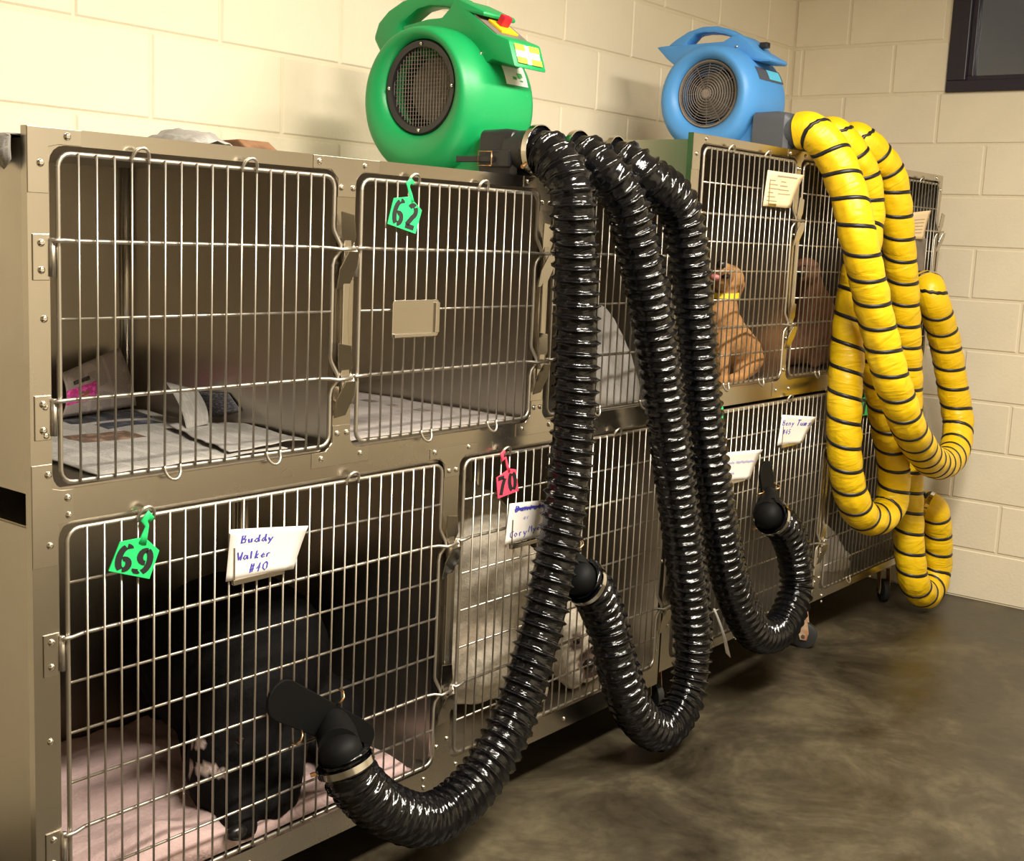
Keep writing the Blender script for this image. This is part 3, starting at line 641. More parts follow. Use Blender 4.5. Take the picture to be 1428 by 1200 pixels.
# green dryer on the left bank
ZG = 1.5145
gd = empty('air_dryer', (1.35, .32, ZG), 'green plastic blower dryer with handle and red switch on the cages', 'dryer')
GX = 1.235; gi = yz(590, 122, GX); 
dryer(gd, 'green_plastic', GX, gi, .112, (gi[0]+.012, ZG+.006+.182), .182, .235, ZG, .13, .118)
iy, iz = gi
part(MB().lathe([(-.006, .113), (-.012, .108), (-.010, .094), (.004, .092), (.006, .113)], (GX, iy, iz), 'x', 48, True), 'inlet_ring', 'black_plastic', gd, auto=.6)
for k in range(4): inst('ring_screw', scr, gd, (GX-.011, iy+.101*math.cos(k*PI/2), iz+.101*math.sin(k*PI/2)))
mb = MB()
for k in range(-10, 11):
    a = k*.0092; h = math.sqrt(max(0, .094**2-a*a))
    if h > .01:
        mb.cyl((GX-.002, iy+a, iz-h), (GX-.002, iy+a, iz+h), .0010, 5); mb.cyl((GX+.0, iy-h, iz+a), (GX+.0, iy+h, iz+a), .0010, 5)
tag(part(mb, 'mesh_grille', 'dusty_grille', gd), kind='stuff')
# handle and control box: outline in the y-z plane
hx0, hx1 = GX+.055, GX+.175
HO = [(531, 50), (541, 30), (556, 13), (575, 1), (600, -8), (630, -8), (652, -2), (690, 19), (690, 24), (660, 30), (640, 60), (575, 60), (545, 52)]
mb = MB()
xm = GX+.10
def hp(px, py): return yz(px, py, xm)
outer = [(548, 92), (531, 56), (538, 34), (552, 17), (572, 3), (598, -6), (632, -7), (655, 1)]
inner = [(590, 80), (566, 50), (570, 36), (581, 26), (593, 16), (610, 11), (630, 12), (645, 16)]
oo = [hp(*p) for p in outer]; ii = [hp(*p) for p in inner]
poly = oo + ii[::-1]
V = [(x, p[0], p[1]) for x in (xm-.030, xm+.030) for p in poly]; n = len(poly); k = len(oo)
F = []
for s in (0, n):
    for i in range(k-1): F.append((s+i, s+i+1, s+n-2-i, s+n-1-i))
F += [(i, (i+1) % n, (i+1) % n+n, i+n) for i in range(n)]
part(MB().add(V, F), 'handle', 'green_plastic', gd, bevel=.010, auto=.7)
# shoulder under the handle and control box towards the front
box = [(575, 40), (610, 30), (630, 28), (642, 14), (650, 0), (690, 19), (689, 26), (672, 22), (705, 50), (724, 58), (733, 96), (700, 86), (690, 92), (640, 100), (600, 80)]
part(MB().prism([hp(*p) for p in box], xm-.040, xm+.085, 'x'), 'control_box', 'green_plastic', gd, bevel=.006, auto=.6)
# slanted dark panel, yellow switch plate, red switch, label on the front of the box
pa, pb = Vector((0, *hp(674, 24))), Vector((0, *hp(706, 52)))
nv = Vector((0, -(pb.z-pa.z), pb.y-pa.y)).normalized()
if nv.z < 0: nv = -nv
def slab(t0, t1, xa, xb, h0, h1):
    A = pa.lerp(pb, t0); B_ = pa.lerp(pb, t1); V = []
    for h in (h0, h1):
        for q, x in ((A, xa), (A, xb), (B_, xb), (B_, xa)): p = q+nv*h; V.append((x, p.y, p.z))
    return MB().add(V, [(0,1,2,3),(7,6,5,4)]+[(i,(i+1)%4,(i+1)%4+4,i+4) for i in range(4)])
part(slab(.02, .98, xm-.036, xm+.08, -.002, .003), 'panel', 'dusty_grille', gd, bevel=.0008)
part(slab(.28, .88, xm-.010, xm+.052, .003, .009), 'switch_plate', 'yellow_plastic', gd, bevel=.001)
part(slab(.42, .62, xm+.005, xm+.036, .009, .034), 'switch', 'red_plastic', gd, bevel=.003)
fa, fb = hp(724, 58), hp(733, 96)
def front(u, v, off=0):   # u along x 0..1, v down the box front
    return (xm-.034+u*.112, fa[0]+(fb[0]-fa[0])*v-.0008-off, fa[1]+(fb[1]-fa[1])*v)
lab = sheet_quad(gd, [front(.08, .12), front(.9, .12), front(.9, .82), front(.08, .82)], 'label_white', 'warning_label')
for (u0, u1, v0, v1) in ((.08, .40, .12, .34), (.56, .9, .12, .34), (.08, .40, .60, .82), (.56, .9, .60, .82)):
    sheet_quad(gd, [front(u0, v0, .001), front(u1, v0, .001), front(u1, v1, .001), front(u0, v1, .001)], 'label_yellow', 'label_stripe', .0008)
for k in range(2): inst('box_screw', scr, gd, (xm-.0405, hp(686, 78)[0], hp(686, 78)[1]-.02*k))
# white sticker with green mark on the curved housing below the box
cy, cz = gi[0]+.012, ZG+.188
def cyls(x, ang, rr=.1832): return (x, cy-rr*math.cos(ang), cz+rr*math.sin(ang))
V = []; F = []
for j in range(6):
    for i in range(2): V.append(cyls(GX+.115+.085*i, .58-.30*j/5))
for j in range(5): F.append((2*j, 2*j+1, 2*j+3, 2*j+2))
part(MB().add(V, F), 'sticker', 'label_white', gd, fix=False)
mb = MB()
for (u0, a0, u1, a1) in ((.05, .46, .062, .38), (.056, .36, .068, .34), (.03, .40, .045, .36), (.062, .46, .070, .40)):
    mb.add([cyls(GX+.115+u0, a0, .1838), cyls(GX+.115+u1, a0, .1838), cyls(GX+.115+u1, a1, .1838), cyls(GX+.115+u0, a1, .1838)], [(0, 1, 2, 3)])
part(mb, 'sticker_mark', 'label_green', gd, fix=False)
# black manifold with three outlets
def manifold(root, mname, x0, x1, y0, y1, z0, z1, outs, rad, zc):
    def sect(y, gx, gz): return [(p[0], y, p[1]) for a in rrect(x0-gx, x1+gx, z0-gz*.0, z1+gz, .02) for p in a]
    S_ = [sect(y0+.035, -.006, -.004), sect(y0+.030, .004, .004), sect((y0+y1)/2, .004, .006), sect(y1+.012, .0, .002), sect(y1, -.012, -.008)]
    k = len(S_[0]); m = len(S_)
    part(MB().add([p for q in S_ for p in q], [(i*k+j, i*k+(j+1) % k, (i+1)*k+(j+1) % k, (i+1)*k+j) for i in range(m-1) for j in range(k)] + [tuple(range(k)), tuple((m-1)*k+j for j in range(k))]), 'manifold_box', mname, root, auto=.6)
    for x in outs: part(MB().lathe([(.03, rad), (-.028, rad), (-.03, rad-.006), (-.06, rad-.008)], (x, y1, zc), 'y', 24), 'outlet', mname, root, auto=.7)
gm = empty('hose_manifold', (1.43, .06, ZG), 'black three-way hose manifold clamped to the green dryer', 'manifold')
ZH = 1.589
manifold(gm, 'black_plastic', 1.238, 1.675, .100, .030, ZG+.004, ZG+.118, (1.275, 1.430, 1.590), .047, ZH)
cl = yz(652, 214, 1.207)
part(MB().box(1.226, 1.239, .035, .105, ZG+.035, ZG+.075), 'clip_pad', 'black_plastic', gm, bevel=.004)
part(MB().box(1.219, 1.227, .080, .190, ZG+.046, ZG+.060), 'clip_strap', 'black_plastic', gm, bevel=.002)
part(MB().tube([(1.217, .080, ZG+.038), (1.217, .120, ZG+.038), (1.217, .120, ZG+.070), (1.217, .080, ZG+.070), (1.217, .080, ZG+.038)], .0018, 6), 'clip_wire', 'brass', gm, smooth=True)
# blue dryer on the right bank
ZBu = 1.6760
bd = empty('air_dryer', (2.68, .32, ZBu), 'blue plastic blower dryer with arched handle on the taller cages', 'dryer')
BX = 2.585; bi = yz(988, 131, BX)
dryer(bd, 'blue_plastic', BX, bi, .108, (bi[0]+.008, ZBu+.004+.174), .174, .235, ZBu, .13, .118)
iy, iz = bi
part(MB().lathe([(-.002, .109), (-.008, .105), (-.006, .100), (.004, .098), (.006, .109)], (BX, iy, iz), 'x', 48, True), 'inlet_ring', 'dusty_grille', bd, auto=.6)
mb = MB()
for r in [.016+.0082*k for k in range(11)]: mb.lathe([(-.002-.012*(1-(r/.1)**2), r-.0017), (-.005-.012*(1-(r/.1)**2), r), (-.002-.012*(1-(r/.1)**2), r+.0017)], (BX, iy, iz), 'x', 36, True)
for k in range(12):
    a = k*PI/6; mb.cyl((BX-.012, iy+.014*math.cos(a), iz+.014*math.sin(a)), (BX-.001, iy+.1*math.cos(a), iz+.1*math.sin(a)), .0013, 5)
mb.lathe([(-.016, .001), (-.016, .014), (-.010, .015), (-.010, .001)], (BX, iy, iz), 'x', 20)
tag(part(mb, 'ring_grille', 'dusty_grille', bd), kind='stuff')
xm = BX+.10
outer = [(945, 90), (936, 67), (948, 57), (965, 46), (985, 39), (1005, 38), (1022, 42), (1036, 50)]
inner = [(975, 85), (962, 64), (970, 56), (975, 50), (988, 47.5), (1002, 47.5), (1016, 50), (1027, 54)]
oo = [hp(*p) for p in outer]; ii = [hp(*p) for p in inner]; poly = oo+ii[::-1]; n = len(poly); k = len(oo)
V = [(x, p[0], p[1]) for x in (xm-.030, xm+.030) for p in poly]; F = []
for s in (0, n):
    for i in range(k-1): F.append((s+i, s+i+1, s+n-2-i, s+n-1-i))
F += [(i, (i+1) % n, (i+1) % n+n, i+n) for i in range(n)]
part(MB().add(V, F), 'handle', 'blue_plastic', bd, bevel=.008, auto=.7)
body2 = [(923, 68), (936, 66), (968, 64), (990, 62), (1015, 60), (1026, 53), (1036, 49), (1050, 58), (1060, 70), (1083, 83), (1081, 88), (1066, 88), (1048, 84), (1040, 92), (990, 110), (950, 95), (937, 84)]
part(MB().prism([hp(*p) for p in body2], xm-.036, xm+.085, 'x'), 'control_box', 'blue_plastic', bd, bevel=.006, auto=.6)
sw = hp(1061, 63); part(MB().box(xm+.015, xm+.04, sw[0]-.014, sw[0]+.014, sw[1]-.006, sw[1]+.012), 'switch', 'black_plastic', bd, bevel=.003)
inst('box_screw', scr, bd, (xm-.0365, *hp(1035, 67)))
cy, cz = bi[0]+.008, ZBu+.178
V = []; F = []
for j in range(6):
    for i in range(2): V.append((BX+.045+.165*i, cy-.1752*math.cos(.62-.26*j/5), cz+.1752*math.sin(.62-.26*j/5)))
for j in range(5): F.append((2*j, 2*j+1, 2*j+3, 2*j+2))
part(MB().add(V, F), 'recess_panel', 'grey_plastic', bd, fix=False)
mat('sticker_cyan', (.10, .48, .70), .4)
V = []; F = []
for j in range(5):
    for i in range(2): V.append((BX+.115+.085*i, cy-.1760*math.cos(.60-.20*j/4), cz+.1760*math.sin(.60-.20*j/4)))
for j in range(4): F.append((2*j, 2*j+1, 2*j+3, 2*j+2))
part(MB().add(V, F), 'sticker', 'sticker_cyan', bd, fix=False)
bmn = empty('hose_manifold', (2.83, .06, ZBu), 'grey three-way hose manifold clamped to the blue dryer', 'manifold')
ZY = 1.7525
manifold(bmn, 'grey_plastic', 2.590, 3.075, .115, .028, ZBu+.004, ZBu+.130, (2.640, 2.820, 3.005), .050, ZY)

# ------------------------------------------------------------------ hoses
def frames(P):
    T = [(P[min(i+1, len(P)-1)]-P[max(i-1, 0)]).normalized() for i in range(len(P))]
    a = Vector((1, 0, 0)); nn = (a - T[0]*a.dot(T[0])).normalized(); out = []
    for t in T:
        nn = (nn - t*nn.dot(t)).normalized(); out.append((t, nn, t.cross(nn)))
    return out
def black_hose(P3, label, px_end, tongue):
    step = .0029; P = spline(P3, step); fr = frames(P); n = 40
    root = empty('dryer_hose', P[0], label, 'hose', 'ribbed black dryer hoses')
    V = []; UVs = []; pitch = .0285
    for i, p in enumerate(P):
        t, a, b = fr[i]; s = i*step
        for k in range(n+1):
            th = 2*PI*k/n; ph = (s/pitch + th/(2*PI)) % 1.0; d = min(ph, 1-ph)
            r = .0478 + .0100*math.exp(-(d/.13)**2)
            r += .0018*mnoise.noise(Vector((s*55, math.cos(th)*3.2, math.sin(th)*3.2+i*.0)))*(1-math.exp(-(d/.2)**2))*1.6
            V.append(p + a*math.cos(th)*r + b*math.sin(th)*r); UVs.append((s, k/n*.33))
    F = [(i*(n+1)+k, i*(n+1)+k+1, (i+1)*(n+1)+k+1, (i+1)*(n+1)+k) for i in range(len(P)-1) for k in range(n)]
    mb = MB().add(V, F); mb.uv = UVs
    part(mb, 'ribbed_tube', 'black_vinyl', root, smooth=True, fix=False)
    for i, nm in ((8, 'hose_clamp'), (len(P)-9, 'hose_clamp')):
        t, a, b = fr[i]; c = P[i]; mb = MB(); prof = [(-.007, .0575), (.007, .0575), (.007, .0595), (-.007, .0595)]; m = 36
        VV = [c + t*z + (a*math.cos(2*PI*k/m)+b*math.sin(2*PI*k/m))*r for z, r in prof for k in range(m)]
        mb.add(VV, [(j*m+k, j*m+(k+1) % m, ((j+1) % 4)*m+(k+1) % m, ((j+1) % 4)*m+k) for j in range(4) for k in range(m)])
        part(mb, nm, 'chrome', root, auto=.6)
        sd = (-RT*.8 - UP*.3); sd = (sd - t*sd.dot(t)).normalized()
        part(MB().cyl(c+sd*.060, c+sd*.072, .005, 8), 'clamp_screw', 'brass', root)
    # collar and the flat tongue that hooks on the wires
    t = fr[-1][0]; e2 = P[-1]
    q = [aty(a, c, y) for a, c, y in tongue]
    cb = MB().tube([e2-t*.02, e2+t*.008, e2+t*.022, e2+t*.032, e2+t*.037], .045, 24, radii=[.044, .044, .039, .026, .010]); cb.v = [(p[0], min(p[1], -.0225), p[2]) for p in cb.v]
    part(cb, 'collar', 'black_rubber', root, auto=.7)
    ax = (q[1]-q[0]); Ln = ax.length; ax.normalize(); nr = Vector((0, -1, 0)); nr = (nr-ax*nr.dot(ax)).normalized(); sd = ax.cross(nr); w2 = .042; th = .008
    out = [(w2*math.cos(x), w2*math.sin(x)) for x in [PI/2+PI*k/10 for k in range(11)]] + [(Ln+w2*.8*math.cos(x), w2*.8*math.sin(x)) for x in [-PI/2+PI*k/10 for k in range(11)]]
    V = [q[0]+ax*u+sd*v+nr*h for h in (-th/2, th/2) for u, v in out]; m = len(out)
    part(MB().add(V, [tuple(range(m)), tuple(range(2*m-1, m-1, -1))]+[(i, (i+1) % m, (i+1) % m+m, i+m) for i in range(m)]), 'mount_tongue', 'black_rubber', root, bevel=.002)
    mid = q[0]+ax*Ln*.62
    el = MB().tube([mid+nr*-.004, mid.lerp(e2, .35), mid.lerp(e2, .7), e2+t*.01], .034, 20, radii=[.036, .041, .042, .042])
    el.v = [(p[0], min(p[1], -.0225), p[2]) for p in el.v]        # its back lies flat on the tongue
    part(el, 'elbow', 'black_rubber', root, auto=.7)
    for u, s in ((Ln*.30, 1), (Ln*.55, -1)):
        c = q[0]+ax*u+sd*(w2*s); o = sd*s
        pts = [c - o*.004 + nr*.004, c+o*.004+nr*.012, c+o*.014+nr*.014, c+o*.024+nr*.006, c+o*.026-nr*.010]
        part(MB().tube([Vector(p) for p in pts], .0024, 8), 'hook', 'brass', root, smooth=True)
    return root
def pth(head, pix): return [Vector(h) for h in head] + [aty(a, c, y) for a, c, y in pix]
black_hose(pth([(1.275, .012, ZH), (1.276, -.030, ZH-.003), (1.279, -.080, ZH-.042), (1.284, -.106, ZH-.11)], [(803, 380, -.106), (804, 480, -.106), (801, 580, -.106), (791, 680, -.106), (773, 790, -.11), (748, 900, -.115), (714, 1005, -.122), (662, 1095, -.13), (598, 1142, -.135), (535, 1126, -.13), (492, 1085, -.115), (476, 1050, -.10)]),
           'ribbed black hose whose flat end hooks on the door with tag 69', None, [(395, 976, -.0172), (505, 1028, -.022)])
black_hose(pth([(1.430, .012, ZH), (1.433, -.030, ZH-.001), (1.445, -.082, ZH-.036)], [(872, 280, -.105), (893, 360, -.11), (911, 450, -.112), (926, 550, -.112), (942, 670, -.112), (957, 790, -.115), (966, 890, -.12), (957, 970, -.128), (921, 1018, -.13), (884, 990, -.125), (860, 925, -.11), (845, 865, -.09), (826, 822, -.085), (808, 806, -.080)]),
           'ribbed black hose hooked on the door of the white dog', None, [(782, 762, -.0172), (800, 796, -.022)])
black_hose(pth([(1.590, .012, ZH), (1.598, -.030, ZH-.001), (1.625, -.082, ZH-.036)], [(945, 285, -.105), (961, 360, -.108), (970, 450, -.108), (978, 550, -.108), (990, 650, -.108), (1004, 740, -.11), (1022, 820, -.115), (1052, 880, -.12), (1086, 878, -.12), (1110, 825, -.11), (1108, 775, -.10), (1096, 740, -.095), (1080, 723, -.086), (1071, 718, -.082)]),
           'ribbed black hose hooked on a lower door beside white cards', None, [(1068, 660, -.0172), (1074, 712, -.022)])
def yellow_hose(P3, label, back=-.0175):
    step = .006; P = spline(P3, step); fr = frames(P); n = 40; pitch = .083
    root = empty('dryer_hose', P[0], label, 'hose', 'yellow dryer hoses with black bands')
    def rad(s, th):
        ph = (s/pitch + th/(2*PI)) % 1.0; x = math.sin(PI*ph)
        return .0528 + .0054*x**.6
    V = []; UVs = []
    for i, p in enumerate(P):
        t, a, b = fr[i]; s = i*step
        for k in range(n+1):
            th = 2*PI*k/n; r = rad(s, th); ph = (s/pitch + th/(2*PI)) % 1.0
            r += .0042*mnoise.noise(Vector((s*16, math.cos(th)*2.4, math.sin(th)*2.4+P3[0][0]*9)))*math.sin(PI*ph)
            V.append(p + a*math.cos(th)*r + b*math.sin(th)*r); UVs.append((s, k/n*.35))
    F = [(i*(n+1)+k, i*(n+1)+k+1, (i+1)*(n+1)+k+1, (i+1)*(n+1)+k) for i in range(len(P)-1) for k in range(n)]
    mb = MB().add(V, F); mb.uv = UVs; part(mb, 'fabric_tube', 'yellow_vinyl', root, smooth=True, fix=False)
    # helical black band sitting in the valley
    tot = (len(P)-1)*step; pts = []; nm = []; m = int(tot/pitch*30)
    for j in range(m):
        # solve s/pitch + th/2pi = integer -> th = -2pi s/pitch
        s = tot*j/m; i = min(int(s/step), len(P)-2); u = s/step-i; t, a, b = fr[i]; th = -2*PI*s/pitch
        c = P[i].lerp(P[i+1], u); d = a*math.cos(th)+b*math.sin(th); pts.append(c+d*.0535); nm.append((d, t))
    V = []; F = []
    for (p, (d, t)) in zip(pts, nm):
        for (hh, ww) in ((-.003, -.0072), (.0022, -.0066), (.0046, -.0025), (.0046, .0025), (.0022, .0066), (-.003, .0072)): V.append(p+d*hh+t*ww)
    for j in range(len(pts)-1):
        for k in range(5): F.append((j*6+k, j*6+k+1, (j+1)*6+k+1, (j+1)*6+k))
    part(MB().add(V, F), 'spiral_band', 'black_band', root, smooth=True, fix=False)
    for i in (len(P)-5,):
        t, a, b = fr[i]; c = P[i]; prof = [(-.007, .0585), (.007, .0585), (.007, .0608), (-.007, .0608)]; m = 36
        VV = [c + t*z + (a*math.cos(2*PI*k/m)+b*math.sin(2*PI*k/m))*r for z, r in prof for k in range(m)]
        part(MB().add(VV, [(j*m+k, j*m+(k+1) % m, ((j+1) % 4)*m+(k+1) % m, ((j+1) % 4)*m+k) for j in range(4) for k in range(m)]), 'hose_clamp', 'chrome', root, auto=.6)
    t = fr[-1][0]; e2 = P[-1]
    cy_ = MB().tube([e2-t*.01, e2+t*.03, e2+t*.08], .045, 24, radii=[.046, .046, .046]); cy_.v = [(p[0], min(p[1], back), p[2]) for p in cy_.v]   # its mouth sits flat on the door wires
    part(cy_, 'collar', 'black_rubber', root, auto=.7)
    return root
yellow_hose(pth([(2.640, .012, ZY), (2.645, -.036, ZY-.002)], [(1162, 216, -.092), (1183, 268, -.145), (1197, 330, -.185), (1212, 400, -.207), (1228, 470, -.23), (1247, 540, -.265), (1272, 605, -.278), (1303, 645, -.24), (1328, 635, -.21), (1336, 590, -.18), (1327, 530, -.15), (1316, 470, -.13), (1304, 428, -.120), (1297, 406, -.105), (1293, 399, -.085), (1290, 398, -.072)]),
            'yellow banded hose crossing in front of the other yellow hoses')
yellow_hose(pth([(2.820, .012, ZY), (2.826, -.033, ZY-.002)], [(1201, 240, -.080), (1209, 290, -.088), (1203, 350, -.088), (1190, 420, -.088), (1181, 500, -.090), (1177, 590, -.098), (1181, 665, -.102), (1197, 712, -.115), (1222, 724, -.13), (1243, 700, -.142), (1246, 650, -.145), (1237, 590, -.14), (1227, 530, -.125), (1220, 485, -.105), (1218, 468, -.085)]),
            'yellow banded hose looping lowest beside the green tag 72')
yellow_hose(pth([(3.005, .012, ZY), (3.011, -.033, ZY-.002)], [(1238, 240, -.080), (1248, 290, -.094), (1256, 370, -.098), (1261, 450, -.096), (1264, 530, -.094), (1265, 610, -.092), (1266, 690, -.096), (1268, 760, -.108), (1275, 812, -.125), (1292, 827, -.13), (1305, 800, -.125), (1307, 750, -.128)]) + [aty(1302, 712, -.125), aty(1302, 712, -.125)+Vector((-.008, .024, .018)), aty(1302, 712, -.125)+Vector((-.014, .046, .024))],
            'yellow banded hose hanging nearest to the floor by the far wall', -.031)

# raised maker's mark on the middle rail (roof shape over a row of small worn characters)
mb = MB(); fr = lambda p: aty(p.x, p.y, 0) + Vector((0, -.0006, 0))
ribbon(mb, [(393, 659), (402, 652.5), (409, 658)], .7, fr); ribbon(mb, [(407, 661), (410, 665)], .9, fr)
for k in range(9):
    x = 377.5+k*3.5; y = 669.2-k*.52
    ribbon(mb, [(x, y), (x+1.6, y-1.8), (x+1.9, y+.6)] if k % 2 else [(x+1.5, y-2), (x, y-.6), (x+1.7, y+.8)], .8, fr)
part(mb, 'maker_mark', 'screw_head', bankA, fix=False)
# ------------------------------------------------------------------ animals
_ICO = None
def blob(name, shapes, voxel, mname, coat, smooth_it=6, rough=0.0, rsc=30):
    """shapes: ('e', centre, radii, rotation z) or ('c', p0, r0, p1, r1); fused into one skin"""
    global _ICO
    if _ICO is None:
        bm = bmesh.new(); bmesh.ops.create_icosphere(bm, subdivisions=3, radius=1); _ICO = ([v.co.copy() for v in bm.verts], [[v.index for v in f.verts] for f in bm.faces]); bm.free()
    mb = MB()
    for sh in shapes:
        if sh[0] == 'e':
            _, c, r, rot = sh; mtx = Matrix.Translation(Vector(c)) @ rot @ Matrix.Diagonal((*r, 1))
            mb.add([mtx @ v for v in _ICO[0]], _ICO[1])
        else:
            _, p0, r0, p1, r1 = sh; p0, p1 = Vector(p0), Vector(p1); k = max(2, int((p1-p0).length/(min(r0, r1)*.5)))
            for i in range(k+1):
                t = i/k; r = r0*(1-t)+r1*t; c = p0.lerp(p1, t); mb.add([c+v*r for v in _ICO[0]], _ICO[1])
    me = bpy.data.meshes.new(name); me.from_pydata(mb.v, [], mb.f)
    o = bpy.data.objects.new(name, me); COL.objects.link(o)
    m = o.modifiers.new('r', 'REMESH'); m.mode = 'VOXEL'; m.voxel_size = voxel
    m = o.modifiers.new('s', 'SMOOTH'); m.factor = .5; m.iterations = smooth_it
    dg = bpy.context.evaluated_depsgraph_get(); me2 = bpy.data.meshes.new_from_object(o.evaluated_get(dg)); me2.name = name
    o.modifiers.clear(); o.data = me2; bpy.data.meshes.remove(me)
    nr = [v.normal.copy() for v in me2.vertices]; co = [v.co.copy() for v in me2.vertices]
    if rough:
        co = [c + n*(rough*mnoise.noise(c*rsc) + rough*.6*mnoise.noise(c*rsc*2.3)) for c, n in zip(co, nr)]
        me2.vertices.foreach_set('co', [x for c in co for x in c]); me2.update()
    ca = me2.color_attributes.new('coat', 'FLOAT_COLOR', 'POINT')
    ca.data.foreach_set('color', [x for c, n in zip(co, nr) for x in (*coat(c, n), 1)])
    for p in me2.polygons: p.use_smooth = True
    me2.materials.clear(); me2.materials.append(MATS[mname]); return o
def RZ(z=0, y=0, x=0): return Matrix.Rotation(z, 4, 'Z') @ Matrix.Rotation(y, 4, 'Y') @ Matrix.Rotation(x, 4, 'X')
def reorigin(o, base):
    base = Vector(base); o.data.transform(Matrix.Translation(-base)); o.location = base; return o
def near(p, c, r): return (p-Vector(c)).length < r
def hit(o, px, py):
    ok, loc, nrm, idx = o.ray_cast(CAM - Vector(o.location), ray(px, py).normalized())
    return (loc + Vector(o.location)) if ok else None
mat('nose_black', (.008, .007, .007), .3); mat('eye_dark', (.012, .008, .006), .12); mat('tongue_pink', (.50, .16, .15), .45)
def ball(root, c, r, mname, name, sc=(1, 1, 1)):
    mb = MB(); bm = bmesh.new(); bmesh.ops.create_icosphere(bm, subdivisions=2, radius=1)
    mb.add([(c[0]+v.co.x*r*sc[0], c[1]+v.co.y*r*sc[1], c[2]+v.co.z*r*sc[2]) for v in bm.verts], [[v.index for v in f.verts] for f in bm.faces]); bm.free()
    return part(mb, name, mname, root, smooth=True)
# --- tan dog, sitting, head thrown back towards the visitor (upper cage of the taller bank)
FB = zuB[-1]-.0125-.004+.006
yd = .088
def tp(px, py, dy=0.0): return aty(px, py, yd+dy)
head = tp(1013, 388); hips = tp(1062, 490, .03); chest = tp(1004, 455, -.02)
sh = [('c', tp(1004, 440), .056, tp(1012, 470), .070), ('c', tp(1012, 470), .072, tp(1031, 492, .01), .072), ('e', tp(1034, 497, .012), (.068, .070, .072), RZ()),
      ('c', tp(1008, 405), .042, tp(1005, 440), .054),
      ('e', tp(1014, 390, .005), (.053, .053, .048), RZ()),
      ('c', tp(1009, 382, -.025), .035, tp(1006, 375, -.062), .024),      # muzzle up and forward
      ('c', tp(1006, 394, -.025), .026, tp(1004, 391, -.055), .016),        # lower jaw
      ('c', tp(1008, 470, -.02), .028, tp(1007, 512, -.038), .020), ('c', tp(1007, 512, -.038), .019, (tp(1007, 512, -.038).x, yd-.042, FB+.014), .019),
      ('c', tp(996, 470, .02), .030, tp(996, 512, .01), .020), ('c', tp(996, 512, .01), .019, (tp(996, 512, .01).x, yd+.0, FB+.014), .019),
      ('c', tp(1046, 500, -.025), .044, (tp(1036, 510, -.04).x, yd-.038, FB+.03), .028), ('c', (tp(1036, 510, -.04).x, yd-.040, FB+.018), .018, (tp(1022, 510, -.05).x, yd-.050, FB+.016), .016),
      ('c', (tp(1050, 510).x, yd+.05, FB+.05), .03, (tp(1030, 515).x, yd+.09, FB+.014), .012)]
for e_, dy in (((1030, 402), -.008), ((1000, 404), .05)):
    p = tp(*e_, dy); sh.append(('c', (p+Vector((0, 0, .012))), .020, p+Vector((.012, .01, -.030)), .010))
cT = (.36, .175, .058)
mz = tp(1000, 378, -.085)
def coat_tan(p, n):
    c = Vector(cT); t = mnoise.noise(p*9)*.12; c = c*(1+t)
    if p.z < FB+.03: c = c*1.25
    return c
td = blob('dog', sh, .0065, 'fur_coat', coat_tan, 5, .0012, 60)
tag(reorigin(td, (tp(1030, 500).x, yd, FB)), 'tan short-haired dog in a yellow collar, sitting and looking up', 'dog')
def onskin(o, px, py, out=0.0):
    h = hit(o, px, py)
    return None if h is None else h - ray(px, py).normalized()*out
for (px, py, r, mn, nm, sc) in ((1006, 369, .017, 'nose_black', 'nose', (1.1, .9, .8)), (1002, 356, .0095, 'eye_dark', 'eye', (1, 1, 1)), (1023, 369, .0095, 'eye_dark', 'eye', (1, 1, 1)), (1012, 385, .016, 'nose_black', 'mouth', (1.2, .8, .6)), (999, 386, .020, 'tongue_pink', 'tongue', (1.1, .9, .6))):
    h = onskin(td, px, py, -.002)
    if h is not None: ball(td, h, r, mn, nm, sc)
nk = tp(1007, 411, .0); ax = (tp(1008, 400) - tp(1006, 436)).normalized()
t1 = ax.orthogonal().normalized(); t2 = ax.cross(t1); m = 28
V = [nk + ax*z + (t1*math.cos(2*PI*k/m)+t2*math.sin(2*PI*k/m))*r for z, r in ((-.008, .0495), (.008, .047), (.008, .0505), (-.008, .053)) for k in range(m)]
part(MB().add(V, [(j*m+k, j*m+(k+1) % m, ((j+1) % 4)*m+(k+1) % m, ((j+1) % 4)*m+k) for j in range(4) for k in range(m)]), 'collar', 'collar_yellow', td, auto=.6)
# --- brown dog curled in the next upper cage
yb_ = .125
def bp_(px, py, dy=0.0): return aty(px, py, yb_+dy)
sh = [('e', bp_(1138, 465), (.105, .095, .115), RZ()), ('c', bp_(1133, 425), .070, bp_(1140, 470), .095), ('c', bp_(1126, 392), .050, bp_(1133, 430), .066), ('e', bp_(1123, 378, -.01), (.050, .055, .048), RZ()), ('c', bp_(1121, 380, -.04), .030, bp_(1117, 384, -.085), .020),
      ('c', bp_(1126, 368), .02, bp_(1128, 378, .02), .012), ('c', (bp_(1130, 480).x, .12, FB+.14), .033, (bp_(1127, 500).x, .10, FB+.02), .020), ('c', (bp_(1140, 480).x, .06, FB+.12), .033, (bp_(1136, 500).x, .05, FB+.02), .020), ('e', (3.08, .22, FB+.08), (.13, .12, .08), RZ())]
bdog = blob('dog', sh, .009, 'fur_coat', lambda p, n: Vector((.17, .070, .033))*(1+.2*mnoise.noise(p*8)), 6, .001, 50)
tag(reorigin(bdog, (bp_(1147, 480).x, yb_, FB)), 'brown dog sitting behind bars beside the yellow hoses', 'dog')
ball(bdog, bp_(1117, 382, -.102), .013, 'nose_black', 'nose'); ball(bdog, bp_(1121, 373, -.062), .008, 'eye_dark', 'eye')
